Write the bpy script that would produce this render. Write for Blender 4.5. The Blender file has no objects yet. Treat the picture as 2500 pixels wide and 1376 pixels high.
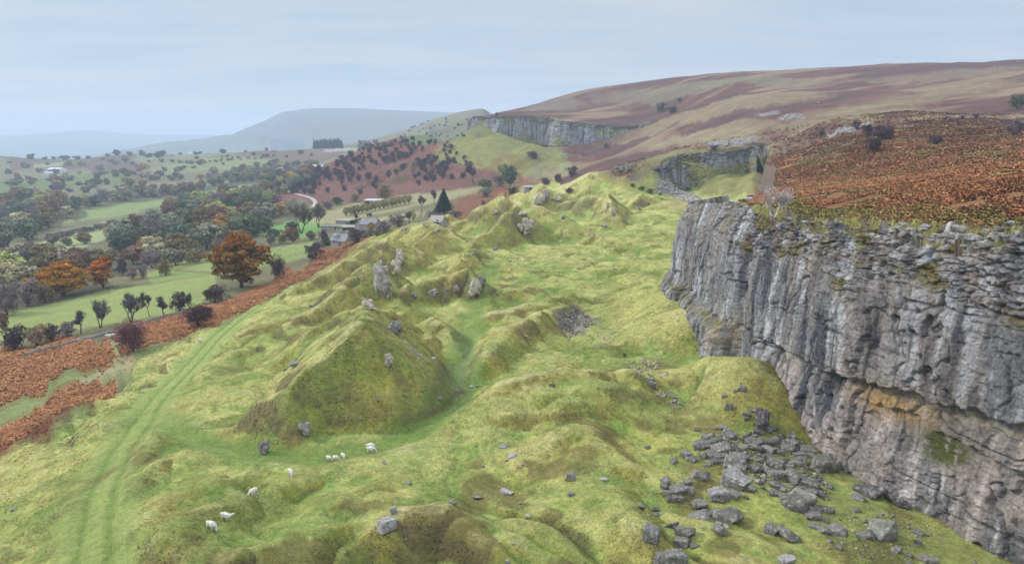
import bpy, bmesh, math, random
import numpy as np
from mathutils import Vector, Matrix

# ------------------------------------------------------------------ camera
SC = bpy.context.scene
COL = SC.collection
F = 1670.0; PITCH = math.atan(367.0/F)
cs, sn = math.cos(PITCH), math.sin(PITCH)
cam_d = bpy.data.cameras.new("camera"); cam = bpy.data.objects.new("camera", cam_d); COL.objects.link(cam)
cam_d.sensor_width = 36.0; cam_d.lens = 36.0*F/2500.0
cam_d.clip_start = 0.5; cam_d.clip_end = 60000
cam.location = (0, 0, 0); cam.rotation_euler = (math.pi/2-PITCH, 0, 0)
SC.camera = cam

# ------------------------------------------------------------------ light
SUN_EL, SUN_AZ = math.radians(31), math.radians(-74)      # azimuth from +Y towards +X : from the left
world = bpy.data.worlds.new("World"); SC.world = world; world.use_nodes = True
def build_world():
    nt = world.node_tree; N, L = nt.nodes, nt.links; N.clear()
    out = N.new('ShaderNodeOutputWorld'); bg = N.new('ShaderNodeBackground'); bg.inputs[1].default_value = 0.086
    sky = N.new('ShaderNodeTexSky'); sky.sky_type = 'NISHITA'; sky.sun_disc = False
    sky.sun_elevation = SUN_EL; sky.sun_rotation = SUN_AZ; sky.air_density = 1.0; sky.dust_density = 1.5; sky.altitude = 300
    tc = N.new('ShaderNodeTexCoord'); sep = N.new('ShaderNodeSeparateXYZ'); L.new(tc.outputs['Generated'], sep.inputs[0])
    # thin high overcast: direction projected on a flat cloud deck
    mx = N.new('ShaderNodeMath'); mx.operation = 'MAXIMUM'; mx.inputs[1].default_value = 0.0; L.new(sep.outputs[2], mx.inputs[0])
    ad = N.new('ShaderNodeMath'); ad.operation = 'ADD'; ad.inputs[1].default_value = 0.09; L.new(mx.outputs[0], ad.inputs[0])
    dx = N.new('ShaderNodeMath'); dx.operation = 'DIVIDE'; L.new(sep.outputs[0], dx.inputs[0]); L.new(ad.outputs[0], dx.inputs[1])
    dy = N.new('ShaderNodeMath'); dy.operation = 'DIVIDE'; L.new(sep.outputs[1], dy.inputs[0]); L.new(ad.outputs[0], dy.inputs[1])
    cb = N.new('ShaderNodeCombineXYZ'); L.new(dx.outputs[0], cb.inputs[0]); L.new(dy.outputs[0], cb.inputs[1])
    mp = N.new('ShaderNodeMapping'); mp.inputs['Rotation'].default_value = (0, 0, 0.5); mp.inputs['Scale'].default_value = (0.55, 1.5, 1)
    L.new(cb.outputs[0], mp.inputs[0])
    no = N.new('ShaderNodeTexNoise'); no.inputs['Scale'].default_value = 0.75; no.inputs['Detail'].default_value = 7; no.inputs['Roughness'].default_value = 0.55
    no.inputs['Distortion'].default_value = 0.4; L.new(mp.outputs[0], no.inputs['Vector'])
    cr = N.new('ShaderNodeValToRGB'); cr.color_ramp.elements[0].position = 0.38; cr.color_ramp.elements[1].position = 0.62
    cr.color_ramp.elements[0].color = (2.45, 3.2, 4.1, 1); cr.color_ramp.elements[1].color = (4.0, 4.1, 4.2, 1)
    L.new(no.outputs['Fac'], cr.inputs[0])
    # deck colour drifts from blue low down to grey-white high up
    hr = N.new('ShaderNodeMapRange'); hr.inputs[1].default_value = 0.0; hr.inputs[2].default_value = 0.30; L.new(sep.outputs[2], hr.inputs[0])
    hc = N.new('ShaderNodeMix'); hc.data_type = 'RGBA'; hc.inputs[6].default_value = (2.6, 3.55, 4.6, 1); hc.inputs[7].default_value = (3.8, 4.1, 4.35, 1)
    L.new(hr.outputs[0], hc.inputs[0])
    m1 = N.new('ShaderNodeMix'); m1.data_type = 'RGBA'; m1.inputs[0].default_value = 0.62
    L.new(hc.outputs[2], m1.inputs[6]); L.new(cr.outputs[0], m1.inputs[7])
    m2 = N.new('ShaderNodeMix'); m2.data_type = 'RGBA'; m2.inputs[0].default_value = 0.9
    L.new(sky.outputs[0], m2.inputs[6]); L.new(m1.outputs[2], m2.inputs[7])
    zr = N.new('ShaderNodeMapRange'); zr.inputs[1].default_value = 0.22; zr.inputs[2].default_value = 0.9; zr.inputs[3].default_value = 1.0; zr.inputs[4].default_value = 3.2; L.new(sep.outputs[2], zr.inputs[0])
    vs = N.new('ShaderNodeVectorMath'); vs.operation = 'SCALE'; L.new(m2.outputs[2], vs.inputs[0]); L.new(zr.outputs[0], vs.inputs['Scale'])
    L.new(vs.outputs[0], bg.inputs[0]); L.new(bg.outputs[0], out.inputs[0])
build_world()
sun_d = bpy.data.lights.new("sun", 'SUN'); sun = bpy.data.objects.new("sun", sun_d); COL.objects.link(sun)
sun_d.energy = 1.5; sun_d.angle = math.radians(10); sun_d.color = (1.0, 0.95, 0.87)
sv = Vector((math.sin(SUN_AZ)*math.cos(SUN_EL), math.cos(SUN_AZ)*math.cos(SUN_EL), math.sin(SUN_EL)))
sun.rotation_euler = sv.to_track_quat('Z', 'Y').to_euler()
SC.view_settings.view_transform = 'Standard'; SC.view_settings.look = 'None'
SC.view_settings.exposure = 0.95; SC.view_settings.gamma = 1.0
SC.render.engine = 'CYCLES'
cy = SC.cycles; cy.use_denoising = True; cy.max_bounces = 5; cy.diffuse_bounces = 3; cy.glossy_bounces = 1
cy.transmission_bounces = 2; cy.volume_bounces = 1; cy.transparent_max_bounces = 6; cy.caustics_reflective = False; cy.caustics_refractive = False

# ------------------------------------------------------------------ helpers
def lin(r, g, b, k=1.0):
    f = lambda c: (c/255/12.92 if c/255 <= .04045 else ((c/255+.055)/1.055)**2.4)*k
    return np.array([f(r), f(g), f(b)])
def ray(px, py):
    u = (px-1250.0)/F; v = (py-688.0)/F
    return np.array([u, cs-v*sn, -sn-v*cs])
def PD(px, py, d): return ray(px, py)*d
def PZ(px, py, z):
    r = ray(px, py); return r*(z/r[2])
def setp(o, label=None, cat=None, group=None, kind=None):
    if label: o['label'] = label
    if cat: o['category'] = cat
    if group: o['group'] = group
    if kind: o['kind'] = kind
    return o
def smooth(a, b, x):
    t = np.clip((x-a)/(b-a), 0, 1); return t*t*(3-2*t)
def _h(ix, iy, s):
    n = (ix.astype(np.int64)*374761393 + iy.astype(np.int64)*668265263 + s*974634777) & 0xffffffff
    n = ((n ^ (n >> 13))*1274126177) & 0xffffffff
    return ((n ^ (n >> 16)) & 0xffff)/65535.0
def vn(x, y, s=0):
    ix = np.floor(x); iy = np.floor(y); fx = x-ix; fy = y-iy
    fx = fx*fx*fx*(fx*(fx*6-15)+10); fy = fy*fy*fy*(fy*(fy*6-15)+10)
    a = _h(ix, iy, s); b = _h(ix+1, iy, s); c = _h(ix, iy+1, s); d = _h(ix+1, iy+1, s)
    return (a+(b-a)*fx)*(1-fy)+(c+(d-c)*fx)*fy
def fbm(x, y, oc=4, s=0, g=0.5):
    t = 0; a = 1; w = 0
    for i in range(oc):
        co, si = math.cos(i*1.3+.4), math.sin(i*1.3+.4)
        t = t+a*vn(co*x-si*y+17.3*i, si*x+co*y-9.1*i, s+i); w += a; a *= g; x = x*2.03; y = y*2.03
    return t/w
def in_poly(x, y, poly):
    ins = np.zeros(x.shape, bool); n = len(poly); j = n-1
    for i in range(n):
        xi, yi = poly[i][0], poly[i][1]; xj, yj = poly[j][0], poly[j][1]
        c = ((yi > y) != (yj > y)) & (x < (xj-xi)*(y-yi)/((yj-yi) if yj != yi else 1e-9)+xi)
        ins ^= c; j = i
    return ins
def cells(u, v, s):
    """jittered cells: id noise, offset from the cell centre, distance to the border"""
    iu = np.floor(u); iv = np.floor(v); d1 = np.full(u.shape, 9.); d2 = np.full(u.shape, 9.); idn = np.zeros(u.shape); cu = np.zeros(u.shape); cv = np.zeros(u.shape); id2 = np.zeros(u.shape); id3 = np.zeros(u.shape)
    for a in (-1, 0, 1):
        for b in (-1, 0, 1):
            x = iu+a; y = iv+b; px = x+.12+.76*_h(x, y, s); py = y+.12+.76*_h(x, y, s+1); d = np.abs(u-px)**1.5+np.abs(v-py)**1.5
            m = d < d1; d2 = np.where(m, d1, np.minimum(d2, d)); d1 = np.where(m, d, d1)
            idn = np.where(m, _h(x, y, s+2), idn); id2 = np.where(m, _h(x, y, s+3), id2); id3 = np.where(m, _h(x, y, s+4), id3); cu = np.where(m, u-px, cu); cv = np.where(m, v-py, cv)
    return idn-.5, cu*(id2-.5)*2, cv*(id3-.5)*2, d2-d1
def pl_dist(x, y, P, vals=None):
    """distance to polyline P (N,2+) and value interpolated along it"""
    best = np.full(x.shape, 1e18); bv = np.zeros(x.shape)
    for i in range(len(P)-1):
        ax, ay = P[i][0], P[i][1]; bx, by = P[i+1][0], P[i+1][1]
        L2 = (bx-ax)**2+(by-ay)**2+1e-9
        t = np.clip(((x-ax)*(bx-ax)+(y-ay)*(by-ay))/L2, 0, 1)
        d = (x-ax-t*(bx-ax))**2+(y-ay-t*(by-ay))**2
        m = d < best; best = np.where(m, d, best)
        if vals is not None: bv = np.where(m, vals[i]+t*(vals[i+1]-vals[i]), bv)
    return np.sqrt(best), bv
class TPS:
    def __init__(s, pts, lam=1e-4):
        P = np.array(pts); s.u = np.arctan2(P[:, 0], P[:, 1]); s.v = np.log(np.hypot(P[:, 0], P[:, 1])); n = len(P)
        K = s.k((s.u[:, None]-s.u)**2+(s.v[:, None]-s.v)**2)+lam*np.eye(n)
        A = np.zeros((n+3, n+3)); A[:n, :n] = K; A[:n, n] = 1; A[:n, n+1] = s.u; A[:n, n+2] = s.v; A[n:, :n] = A[:n, n:].T
        s.w = np.linalg.solve(A, np.r_[P[:, 2], 0, 0, 0])
    def k(s, r2): return .5*r2*np.log(r2+1e-12)
    def __call__(s, u, v):
        o = s.w[-3]+s.w[-2]*u+s.w[-1]*v
        for i in range(len(s.u)): o = o+s.w[i]*s.k((u-s.u[i])**2+(v-s.v[i])**2)
        return o

# ------------------------------------------------------------------ terrain control points, measured (px, py, z) or (px, py, 'd', depth)
def pts(L):
    return [PD(q[0], q[1], q[3]) if len(q) == 4 else PZ(*q) for q in L]
COMMON = [(2480,300,'d',400),(2480,250,'d',480),(2480,200,'d',620),(2480,150,'d',850),(2300,158,'d',900),(2100,163,'d',950),(1900,173,'d',1000),
 (1750,182,'d',1030),(1650,192,'d',1060),(1500,212,'d',1090),(1400,228,'d',1100),(1300,258,'d',1100),(2000,250,'d',620),(2300,250,'d',520),(1800,250,'d',700),
 (2300,200,'d',700),(2000,200,'d',810),(1750,215,'d',860),(1800,300,'d',560),(1600,250,'d',900),(1650,300,'d',730),(1700,330,'d',620),(1500,245,'d',1000),
 (1640,350,'d',640),(1540,375,'d',640),(1500,390,'d',620),(1600,330,'d',740),
 (2480,200,'d',1400),(1900,215,'d',1400),(1500,255,'d',1400),(1300,290,'d',1400),(1200,305,'d',1500)]
FLOOR = pts(COMMON+[
 (0,1376,-47),(230,1376,-44.5),(230,1200,-45),(0,1115,-57),(100,1060,-55.5),(0,1000,-60.5),(50,900,-62),(150,830,-63),(20,870,-63.5),(300,960,-54.5),(200,950,-58.5),(330,860,-57),(520,790,-54.5),
 (400,950,-50),(520,860,-51.5),(650,740,-54.5),(490,760,-59),(650,700,-60.5),(870,595,-57),(780,640,-60),(740,680,-57.5),(850,620,-56),(0,760,-73),(100,860,-63),(200,780,-67),(300,700,-71),(450,690,-66),(600,705,-61),(480,660,-68),
 (0,640,-84),(160,715,-73),(700,610,-68),(760,590,-66),(820,600,-61),(880,560,-61),(700,560,-69),(940,545,-58),(1000,520,-58),(1080,515,-55),(950,490,-59),(800,480,-64),(1150,440,-48),(1000,430,-51),(900,400,-56),(700,480,-70),
 (300,620,-84),(100,560,-92),(400,520,-88),(600,470,-82),(500,440,-88),(300,430,-92),(100,440,-97),(0,500,-97),(600,400,-75),(300,400,-82),(100,400,-87),(700,430,-72),(800,400,-64),
 (0,381,'d',2000),(300,377,'d',2000),(600,370,'d',1900),(800,364,'d',1850),(850,380,'d',1500),
 (950,330,'d',2050),(1050,297,'d',2300),(1100,289,'d',2450),(1160,292,'d',2500),(1130,300,'d',1600),(1000,345,'d',1850),(900,350,'d',1900),(1050,335,'d',1500),(1080,352,'d',1000),(1130,375,'d',900),
 (-300,400,-200) if 0 else (-300,1376,-52),(0,450,'d',2500),(300,450,'d',2500),(600,430,'d',2500),(800,410,'d',2500),(880,400,'d',2400),(-300,470,'d',2500),(-300,700,-80),(-300,381,'d',2000),(-300,450,-100),
 (1250,1376,-45.5),(900,1376,-44.5),(1600,1376,-46),(2000,1376,-46.5),(2350,1376,-47.5),(2480,1376,-48),(2230,1245,-47.5),(2050,1155,-47.5),(1930,1055,-47.5),(512,1283,-43.5),(700,1200,-44),(817,1120,-44.8),(1000,1060,-45.3),(600,1110,-45),(480,1020,-46),(1130,950,-46),(1130,860,-46.5),(1150,760,-47),(1180,690,-47),(1100,640,-47.5),
 (1400,1150,-45.5),(1700,1200,-46),(1500,1000,-46),(1600,900,-46),(1900,1150,-45.8),(1700,1020,-45.5),(1450,780,-46.5),(1650,770,-46),
 (1250,650,-47),(1400,620,-47),(1600,600,-46),(1600,540,-44),(1650,500,-42),(1690,475,-41),(1550,480,-42.5),(1450,520,-45),(1300,470,-49),(1200,480,-54),(1250,460,-50),(1340,440,-45.5),(1400,410,-38),(1280,430,-46),(1380,400,-33),(1300,385,-29),
 (1200,400,-41),(1100,400,-47),(1400,360,-19),(1450,352,-15),(1300,362,-18),(1200,345,'d',860),(1560,335,'d',790),(1500,350,'d',800),(1750,440,'d',450),(1850,430,'d',455)])
PLAT = pts(COMMON+[(2480,545,-10.8),(2300,548,-12.0),(2100,548,-13.6),(1930,545,-16.2),(1850,524,-16),(1690,518,-19.9),(1790,492,-21),(1840,465,-21),(1855,440,-21),(1890,405,-18.5),(1885,378,-14.5),(1830,366,-11.6),
 (1780,368,'d',462),(1700,373,'d',470),(1600,395,'d',460),(1520,412,'d',440),(1900,480,-14.5),(2100,450,-11),(2480,450,-7.5),(2480,400,-6.6),(2300,400,-8.2),(2130,352,-4.8),(2300,350,-4.4),(2000,350,-5.8),(2000,300,'d',450),(2300,300,'d',370),
 (1950,400,-12.5),(1900,345,'d',480),(1800,345,'d',490),(1700,352,'d',540),(1150,284,'d',940),(1200,282,'d',890),(1300,275,'d',885),(1340,282,'d',875),(1440,290,'d',850),(1560,300,'d',830),(1250,273,'d',1000),(1160,279,'d',1050),(2700,540,-6),(3000,450,-3)])
CL = [(62,20),(61,45),(60,60),(57.5,70),(53,80),(49.5,90),(47.5,104),(47,117),(46,133),(45,152),(44,166),(44.5,175),(50,183),(60,198),(69,212),(87,249),(107,300),(128,360),(146,420),(157,445)]   # near cliff lip, then hidden return
CL2 = [(157,445),(163,458),(158,466),(147,466),(138,462),(128,470),(112,474),(98,462),(84,446),(71,440)]
CL3 = [(160,822),(150,832),(120,838),(96,842),(88,850),(60,856),(49,878),(44,884),(10,886),(-14,884),(-26,890),(-40,905),(-56,935)]
PB = CL+CL2[1:]+[(60,470),(70,560),(105,700),(165,800)]+CL3+[(-60,1200),(-60,9000),(9000,9000),(9000,20)]
OPN = CL2[7:]+[ (60, 470), (70, 560), (105, 700), (165, 800), CL3[0]]; OPN2 = [CL3[-1], (-60, 1200), (-60, 9000)]
fl_t, pl_t = TPS(FLOOR), TPS(PLAT)

# ------------------------------------------------------------------ spoil ridges: crest points (px, py, z); slope; crest roundness
RG = []
def rg(L, k=.62, w=1.2, sm=1.2): RG.append((np.array([PZ(*q) for q in L]), k*1.18, w*.8, sm*.8))
rg([(885,790,-33),(800,870,-36),(713,945,-39),(636,985,-41.5),(575,1028,-44)], .66, .8)                     # big pyramid
rg([(885,790,-33),(930,840,-37.5)], .66, .8)
rg([(885,790,-33),(882,742,-36.5),(905,735,-37.5)], .62, 1)
rg([(882,742,-36.2),(800,785,-39.5),(720,842,-43),(650,900,-46.5),(590,950,-48)], .5, 2)
rg([(905,645,-38.5),(850,690,-41),(780,740,-44.5),(700,800,-48.5)], .6, 1.5)                                 # pillar mound
rg([(905,645,-38.5),(960,660,-41.5)], .8, 1)
rg([(955,580,-38),(890,612,-42),(800,662,-47.5),(720,710,-52)], .55, 1.5)
rg([(955,580,-38),(1010,618,-43.5),(1030,640,-46)], .6, .8)
rg([(1045,540,-38.5),(980,551,-41.5),(900,585,-49.5)], .5, 2)
rg([(1045,540,-38.5),(1085,560,-41),(1150,600,-45.8)], .5, 1.5)
rg([(1052,568,-40),(1000,598,-44)], .5, 1.2)
rg([(1100,524,-42),(1070,540,-44)], .55, 1.2); rg([(1130,540,-44),(1100,524,-42)], .55, 1.2)
rg([(1005,694,-42.7),(1080,670,-40.5),(1150,656,-39.8),(1186,700,-43)], .85, 1)                               # brown-headed mound
rg([(1115,640,-43.6),(1130,615,-43.3)], .5, 1); rg([(1165,612,-44),(1130,613,-43)], .5, 1)
rg([(1222,476,-30.5),(1180,500,-35),(1120,545,-43.5)], .6, 2)
rg([(1222,476,-30.5),(1258,490,-33),(1320,505,-34.5),(1400,537,-38.5),(1470,575,-43),(1530,595,-45.3)], .62, 1.2)
rg([(1258,510,-33.5),(1200,558,-40),(1150,598,-45)], .62, 1)
rg([(1325,453,-30.5),(1258,472,-36.5)], .55, 1.2); rg([(1325,453,-30.5),(1385,478,-36),(1440,505,-41.5)], .62, 1)
rg([(1250,458,-36),(1225,470,-40)], .5, 1.5)
rg([(1440,424,-28.5),(1400,446,-35),(1350,462,-42)], .5, 1.5); rg([(1440,424,-28.5),(1500,427,-29.5),(1560,445,-33.5),(1600,470,-38.5)], .5, 1.5)
rg([(1480,478,-34),(1420,486,-36.5),(1360,505,-41)], .6, 1.2); rg([(1480,478,-34),(1497,515,-38.8),(1525,545,-43.5)], .62, 1)
rg([(1565,478,-37.5),(1540,500,-41.5)], .5, 1); rg([(1600,482,-39),(1650,498,-41)], .45, 1)
rg([(1560,392,-21.5),(1575,430,-29),(1600,462,-37)], .6, 1.5)                                               # spur in the second quarry
rg([(995,752,-43.6),(960,775,-45)], .45, 1); rg([(995,752,-43.6),(1030,765,-45.5)], .45, 1)
rg([(1055,776,-41.8),(1010,815,-44.5)], .55, 1.5); rg([(1055,776,-41.8),(1100,800,-43.6),(1112,860,-45.3)], .6, 1.2)
rg([(1240,805,-42.5),(1180,868,-43.3),(1155,915,-45)], .55, 1.5); rg([(1240,805,-42.5),(1310,775,-43.2),(1380,745,-45)], .55, 1.2)
rg([(1160,735,-45.5),(1290,700,-44.8)], .35, 2); rg([(1180,770,-45),(1330,735,-44.2),(1400,720,-45)], .35, 2)
rg([(1090,1030,-44.8),(1200,962,-42.5),(1310,908,-40.8),(1440,893,-40.5),(1530,905,-42)], .5, 2.5, 2)          # long foreground mound
rg([(1200,1010,-43.5),(1330,960,-42),(1460,935,-41.6)], .35, 2.5, 2)
rg([(1330,1090,-43.8),(1420,1050,-43),(1490,1130,-43.8)], .35, 2.5, 1.5)
rg([(1380,1150,-44.2),(1480,1190,-43.7),(1560,1280,-44)], .45, 2, 1.5)
rg([(930,1290,-43.5),(1080,1240,-42.3),(1180,1300,-43.5)], .5, 2, 1.5)
rg([(600,1376,-42.6),(720,1290,-41.8),(820,1230,-43)], .45, 1.5, 1.5); rg([(760,1265,-42.8),(900,1200,-43.7)], .4, 1.5)
rg([(363,1062,-43.6),(300,1175,-43.8),(265,1260,-44.6)], .5, 1, .8); rg([(363,1062,-43.6),(420,1080,-44.6)], .5, 1, .8)
rg([(440,1110,-43.8),(350,1150,-43.3),(290,1240,-43.6),(262,1330,-44)], .42, 1.2, .8); rg([(440,1110,-43.8),(620,1125,-44.2),(800,1145,-44.3),(1000,1085,-44.8)], .3, 1.2, .8)
rg([(560,1160,-43.4),(420,1210,-42.6),(330,1300,-42.7)], .38, 1.5, 1); rg([(620,1210,-42.9),(520,1240,-42.3),(400,1330,-42.2)], .38, 1.5, 1)
rg([(215,985,-51.5),(120,1060,-52.5),(30,1150,-52.5)], .35, 2, 1.5); rg([(270,1035,-48),(150,1120,-49),(60,1240,-49)], .35, 2, 1.5)
rg([(290,1100,-46),(160,1200,-46.5),(60,1330,-47)], .3, 2, 1)
rg([(1600,690,-41.5),(1560,720,-43),(1500,770,-45)], .4, 3, 2); rg([(1610,700,-40.5),(1690,760,-39)], .5, 3, 2)          # bank under the nose
rg([(1820,870,-38.6),(1740,872,-41.2),(1690,905,-43.7)], .44, 3, 2)
rg([(1700,1290,-44.5),(1790,1350,-44)], .35, 2, 1); rg([(1640,1180,-45),(1720,1160,-44.8)], .4, 1.5, 1)
# far quarry spoil fans
for a in ([(1190,303,0),(1150,330,0),(1085,352,0)],[(1230,345,0),(1190,360,0),(1090,398,0)],[(1300,350,0),(1260,372,0),(1190,405,0)],[(1345,372,0),(1300,392,0),(1240,415,0)],[(1400,368,0),(1370,378,0),(1330,400,0)],[(1190,303,0),(1230,330,0)],[(1470,372,0),(1440,380,0),(1390,395,0)]):
    dd = {303:880,330:850,352:950,345:850,360:820,398:840,350:830,372:780,405:790,392:740,415:740,368:780,378:750,400:720,380:720,395:700}
    RG.append((np.array([PD(q[0], q[1], dd[q[1]]) for q in a]), .42, 5, 3))
TRACK = [PZ(*q) for q in [(220,1420,-44.6),(232,1300,-44.6),(248,1200,-45),(300,1090,-46),(355,1000,-48),(430,910,-50),(520,820,-52),(620,745,-54.3),(680,705,-56)]]
TRK2 = [PZ(*q) for q in [(355,1000,-47.5),(460,1060,-45.6),(600,1115,-45.2),(760,1120,-45),(920,1090,-45.2),(1040,1040,-45.5),(1110,985,-45.9),(1130,920,-46.1),(1130,860,-46.4),(1150,780,-46.8),(1180,700,-47),(1210,640,-47)]]
EDGEX = None
def plat_sd(x, y):
    d, _ = pl_dist(x, y, PB+[PB[0]])
    return np.where(in_poly(x, y, PB), d, -d)
LOW, SPL, FARM = None, None, None
def height(x, y, full=True):
    r = np.hypot(x, y)+1e-6; u = np.arctan2(x, y); v = np.log(r)
    uc = np.clip(u, -.9, .85)
    vc = np.clip(v, math.log(60), math.log(3000))
    zf = fl_t(uc, vc); zp = pl_t(uc, vc)
    sd = plat_sd(x, y)
    # blend width : narrow on the cliffs, wide on the open hillside
    dcl, _ = pl_dist(x, y, CL+CL2[1:7]); dc3, _ = pl_dist(x, y, CL3)
    near = np.minimum(dcl, dc3)
    open_ = smooth(3, 40, near)
    dop, _ = pl_dist(x, y, OPN); dop2, _ = pl_dist(x, y, OPN2)
    cf = smooth(.30, .70, np.minimum(dop, dop2)/(np.minimum(dop, dop2)+near+1e-6))
    m_cl = smooth(5.2, 7.2, sd); m_op = smooth(-45, 45, sd)
    m = m_cl*cf+m_op*(1-cf)
    # talus under the cliffs
    tal = np.maximum(0, 4.2-0.42*np.abs(dcl))*smooth(118, 140, y)*(y < 600)
    tal3 = np.maximum(0, 6-0.3*dc3)
    zf = zf+tal+tal3
    # spoil ridges
    for P, k, w, sm in RG:
        cx, cyy = P[:, 0].mean(), P[:, 1].mean(); R = 75 if P[0][1] < 550 else 170
        idx = np.nonzero(((x-cx)**2+(y-cyy)**2) < (R+np.hypot(P[:, 0]-cx, P[:, 1]-cyy).max())**2)[0]
        if len(idx) == 0: continue
        xs, ys = x[idx], y[idx]
        wx = (fbm(xs/9, ys/9, 2, 5)-.5)*2.0; wy = (fbm(xs/9+31, ys/9, 2, 6)-.5)*2.0
        if P[0][1] > 550: wx, wy = wx*3, wy*3
        d, zc = pl_dist(xs+wx, ys+wy, P, P[:, 2])
        kk = k*(1+.35*(fbm(xs/14, ys/14, 2, 8)-.5))
        zr = zc-kk*(np.sqrt(d*d+w*w)-w)
        a = zf[idx]; h = np.clip(.5+.5*(zr-a)/sm/1.6, 0, 1)
        zf[idx] = a*(1-h)+zr*h+sm*1.6*.5*h*(1-h)
    far = smooth(2600, 4200, r)
    z = zf*(1-m)+zp*m
    # hummocks in the workings (elongated towards the lower left)
    wk = smooth(8, 22, -sd)*(1-smooth(420, 520, y))*smooth(-100, -78, x)
    ca, sa = math.cos(.75), math.sin(.75); xr = ca*x-sa*y; yr = sa*x+ca*y
    n1 = fbm(xr/16, yr/9, 3, 21); n2 = 1-2*np.abs(vn(xr/11, yr/6, 31)-.5); n3 = fbm(xr/4.5, yr/3, 3, 41)
    dt, _ = pl_dist(x, y, TRK2); dt1, _ = pl_dist(x, y, TRACK)
    flat = np.minimum(smooth(1.5, 7, dt), smooth(2, 7, dt1))
    n4 = 1-2*np.abs(vn(xr/5.2+3, yr/2.8, 33)-.5); wq = fbm(xr/18, yr/18, 2, 35)*1.6
    b1 = np.abs(2*vn(xr/15+wq, yr/7.5-wq, 36)-1)**.8; b2 = np.abs(2*vn(xr/7+wq*2, yr/3.6, 37)-1)**.8; bm_ = smooth(.38, .6, fbm(x/45, y/45, 2, 38))*.8+.35
    z = z+wk*flat*((n1-.5)*1.5+(n2-.5)*.3+(b1-.4)*2.1*bm_+(b2-.4)*.6*bm_+(n4-.5)*.15)+wk*(n3-.5)*(.12+.25*flat)
    z = z-wk*(dt < 6)*.5*(1-smooth(1.0, 4, dt))
    # tracks: two worn ruts
    for dd_ in (dt1,): z = z-.22*np.exp(-((dd_-1.5)/.45)**2)-.25*(1-smooth(2, 3.2, dd_))
    # moor and valley undulation
    n5 = fbm(x/120, y/120, 4, 51)-.5
    z = z+n5*m*open_*np.clip(r/60, 0, 9)*1.1+(1-m)*(1-wk)*(fbm(x/60, y/60, 4, 61)-.5)*np.clip(r/260, 0.3, 5)*smooth(-75, -100, x+0*y)*1.0
    z = z+m*(fbm(x/22, y/22, 4, 55)-.5)*1.6*smooth(3, 20, sd)
    # far country
    if full:
        zfar = -255+60*(fbm(x/2500, y/2500, 4, 71)-.5)
        z = z*(1-far)+zfar*far
        i = np.nonzero(r > 3000)[0]
        if len(i):
            xs, ys = x[i], y[i]; zz = z[i]
            for P, k, w in FARR:
                wx = (fbm(xs/900, ys/900, 4, 81)-.5)*500
                d, zc = pl_dist(xs+wx*.3, ys+wx, P, P[:, 2]); d = d*(1+.35*(fbm(xs/700, ys/700, 4, 83)-.5))
                zr = zc-k*(np.sqrt(d*d+w*w)-w)
                h = np.clip(.5+.5*(zr-zz)/50, 0, 1); zz = zz*(1-h)+zr*h+25*h*(1-h)
            z[i] = zz
    return z
FARR = [(np.array([PD(*q) for q in [(1230,276,6800),(1170,277,6700),(1000,271,6600),(880,265,6600),(770,266,6500),(700,273,6400),(640,299,6300),(570,327,6200),(480,342,5900),(400,358,5500)]]), .3, 500),
        (np.array([PD(*q) for q in [(-300,329,12000),(0,330,12000),(100,328,12000),(160,323,11500),(215,318,11400),(260,323,11500),(330,328,12000),(450,329,12500),(600,330,13000),(1300,330,13000)]]), .10, 300),
        (np.array([PD(*q) for q in [(1100,300,4300),(1000,318,4300),(900,338,4300),(820,352,4200)]]), .28, 200)]
# ------------------------------------------------------------------ polar grid of the terrain
QK = 1.0
az = np.concatenate([np.linspace(-1.25, -.745, 40, endpoint=False), np.linspace(-.745, .72, int(1500*QK)), np.linspace(.73, 1.25, 40)])
lr = np.concatenate([np.linspace(math.log(22), math.log(55), 60, endpoint=False), np.linspace(math.log(55), math.log(2600), int(1000*QK), endpoint=False), np.linspace(math.log(2600), math.log(24000), 230)])
NA, NR = len(az), len(lr)
UU, VV = np.meshgrid(az, lr)               # rows: distance
GX = np.sin(UU)*np.exp(VV); GY = np.cos(UU)*np.exp(VV)
GZ = np.empty_like(GX)
for i in range(0, NR, 60):
    GZ[i:i+60] = height(GX[i:i+60].ravel(), GY[i:i+60].ravel()).reshape(-1, NA)
def ground_z(x, y):
    x = np.atleast_1d(np.asarray(x, float)); y = np.atleast_1d(np.asarray(y, float))
    iu = np.interp(np.arctan2(x, y), az, np.arange(NA)); iv = np.interp(np.log(np.hypot(x, y)+1e-9), lr, np.arange(NR))
    a = np.minimum(iu.astype(int), NA-2); b = np.minimum(iv.astype(int), NR-2); fu = iu-a; fv = iv-b
    return (GZ[b, a]*(1-fu)+GZ[b, a+1]*fu)*(1-fv)+(GZ[b+1, a]*(1-fu)+GZ[b+1, a+1]*fu)*fv
TE = GZ/np.exp(VV)
def hit(px, py, dmin=0):
    """ground point seen along a ray"""
    r = ray(px, py); a = math.atan2(r[0], r[1]); te = r[2]/math.hypot(r[0], r[1])
    c = int(np.clip(round(float(np.interp(a, az, np.arange(NA)))), 0, NA-1))
    col = TE[:, c]; k0 = int(np.searchsorted(lr, math.log(dmin))) if dmin > 0 else 0
    w = np.nonzero(col[k0:] >= te)[0]
    if len(w) == 0: return None
    k = w[0]+k0
    if k > 0:
        t = (te-col[k-1])/(col[k]-col[k-1]+1e-12); t = min(max(t, 0), 1); rr = math.exp(lr[k-1]+(lr[k]-lr[k-1])*t)
    else: rr = math.exp(lr[0])
    x, y = math.sin(a)*rr, math.cos(a)*rr
    return np.array([x, y, float(ground_z(x, y)[0])])
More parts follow.
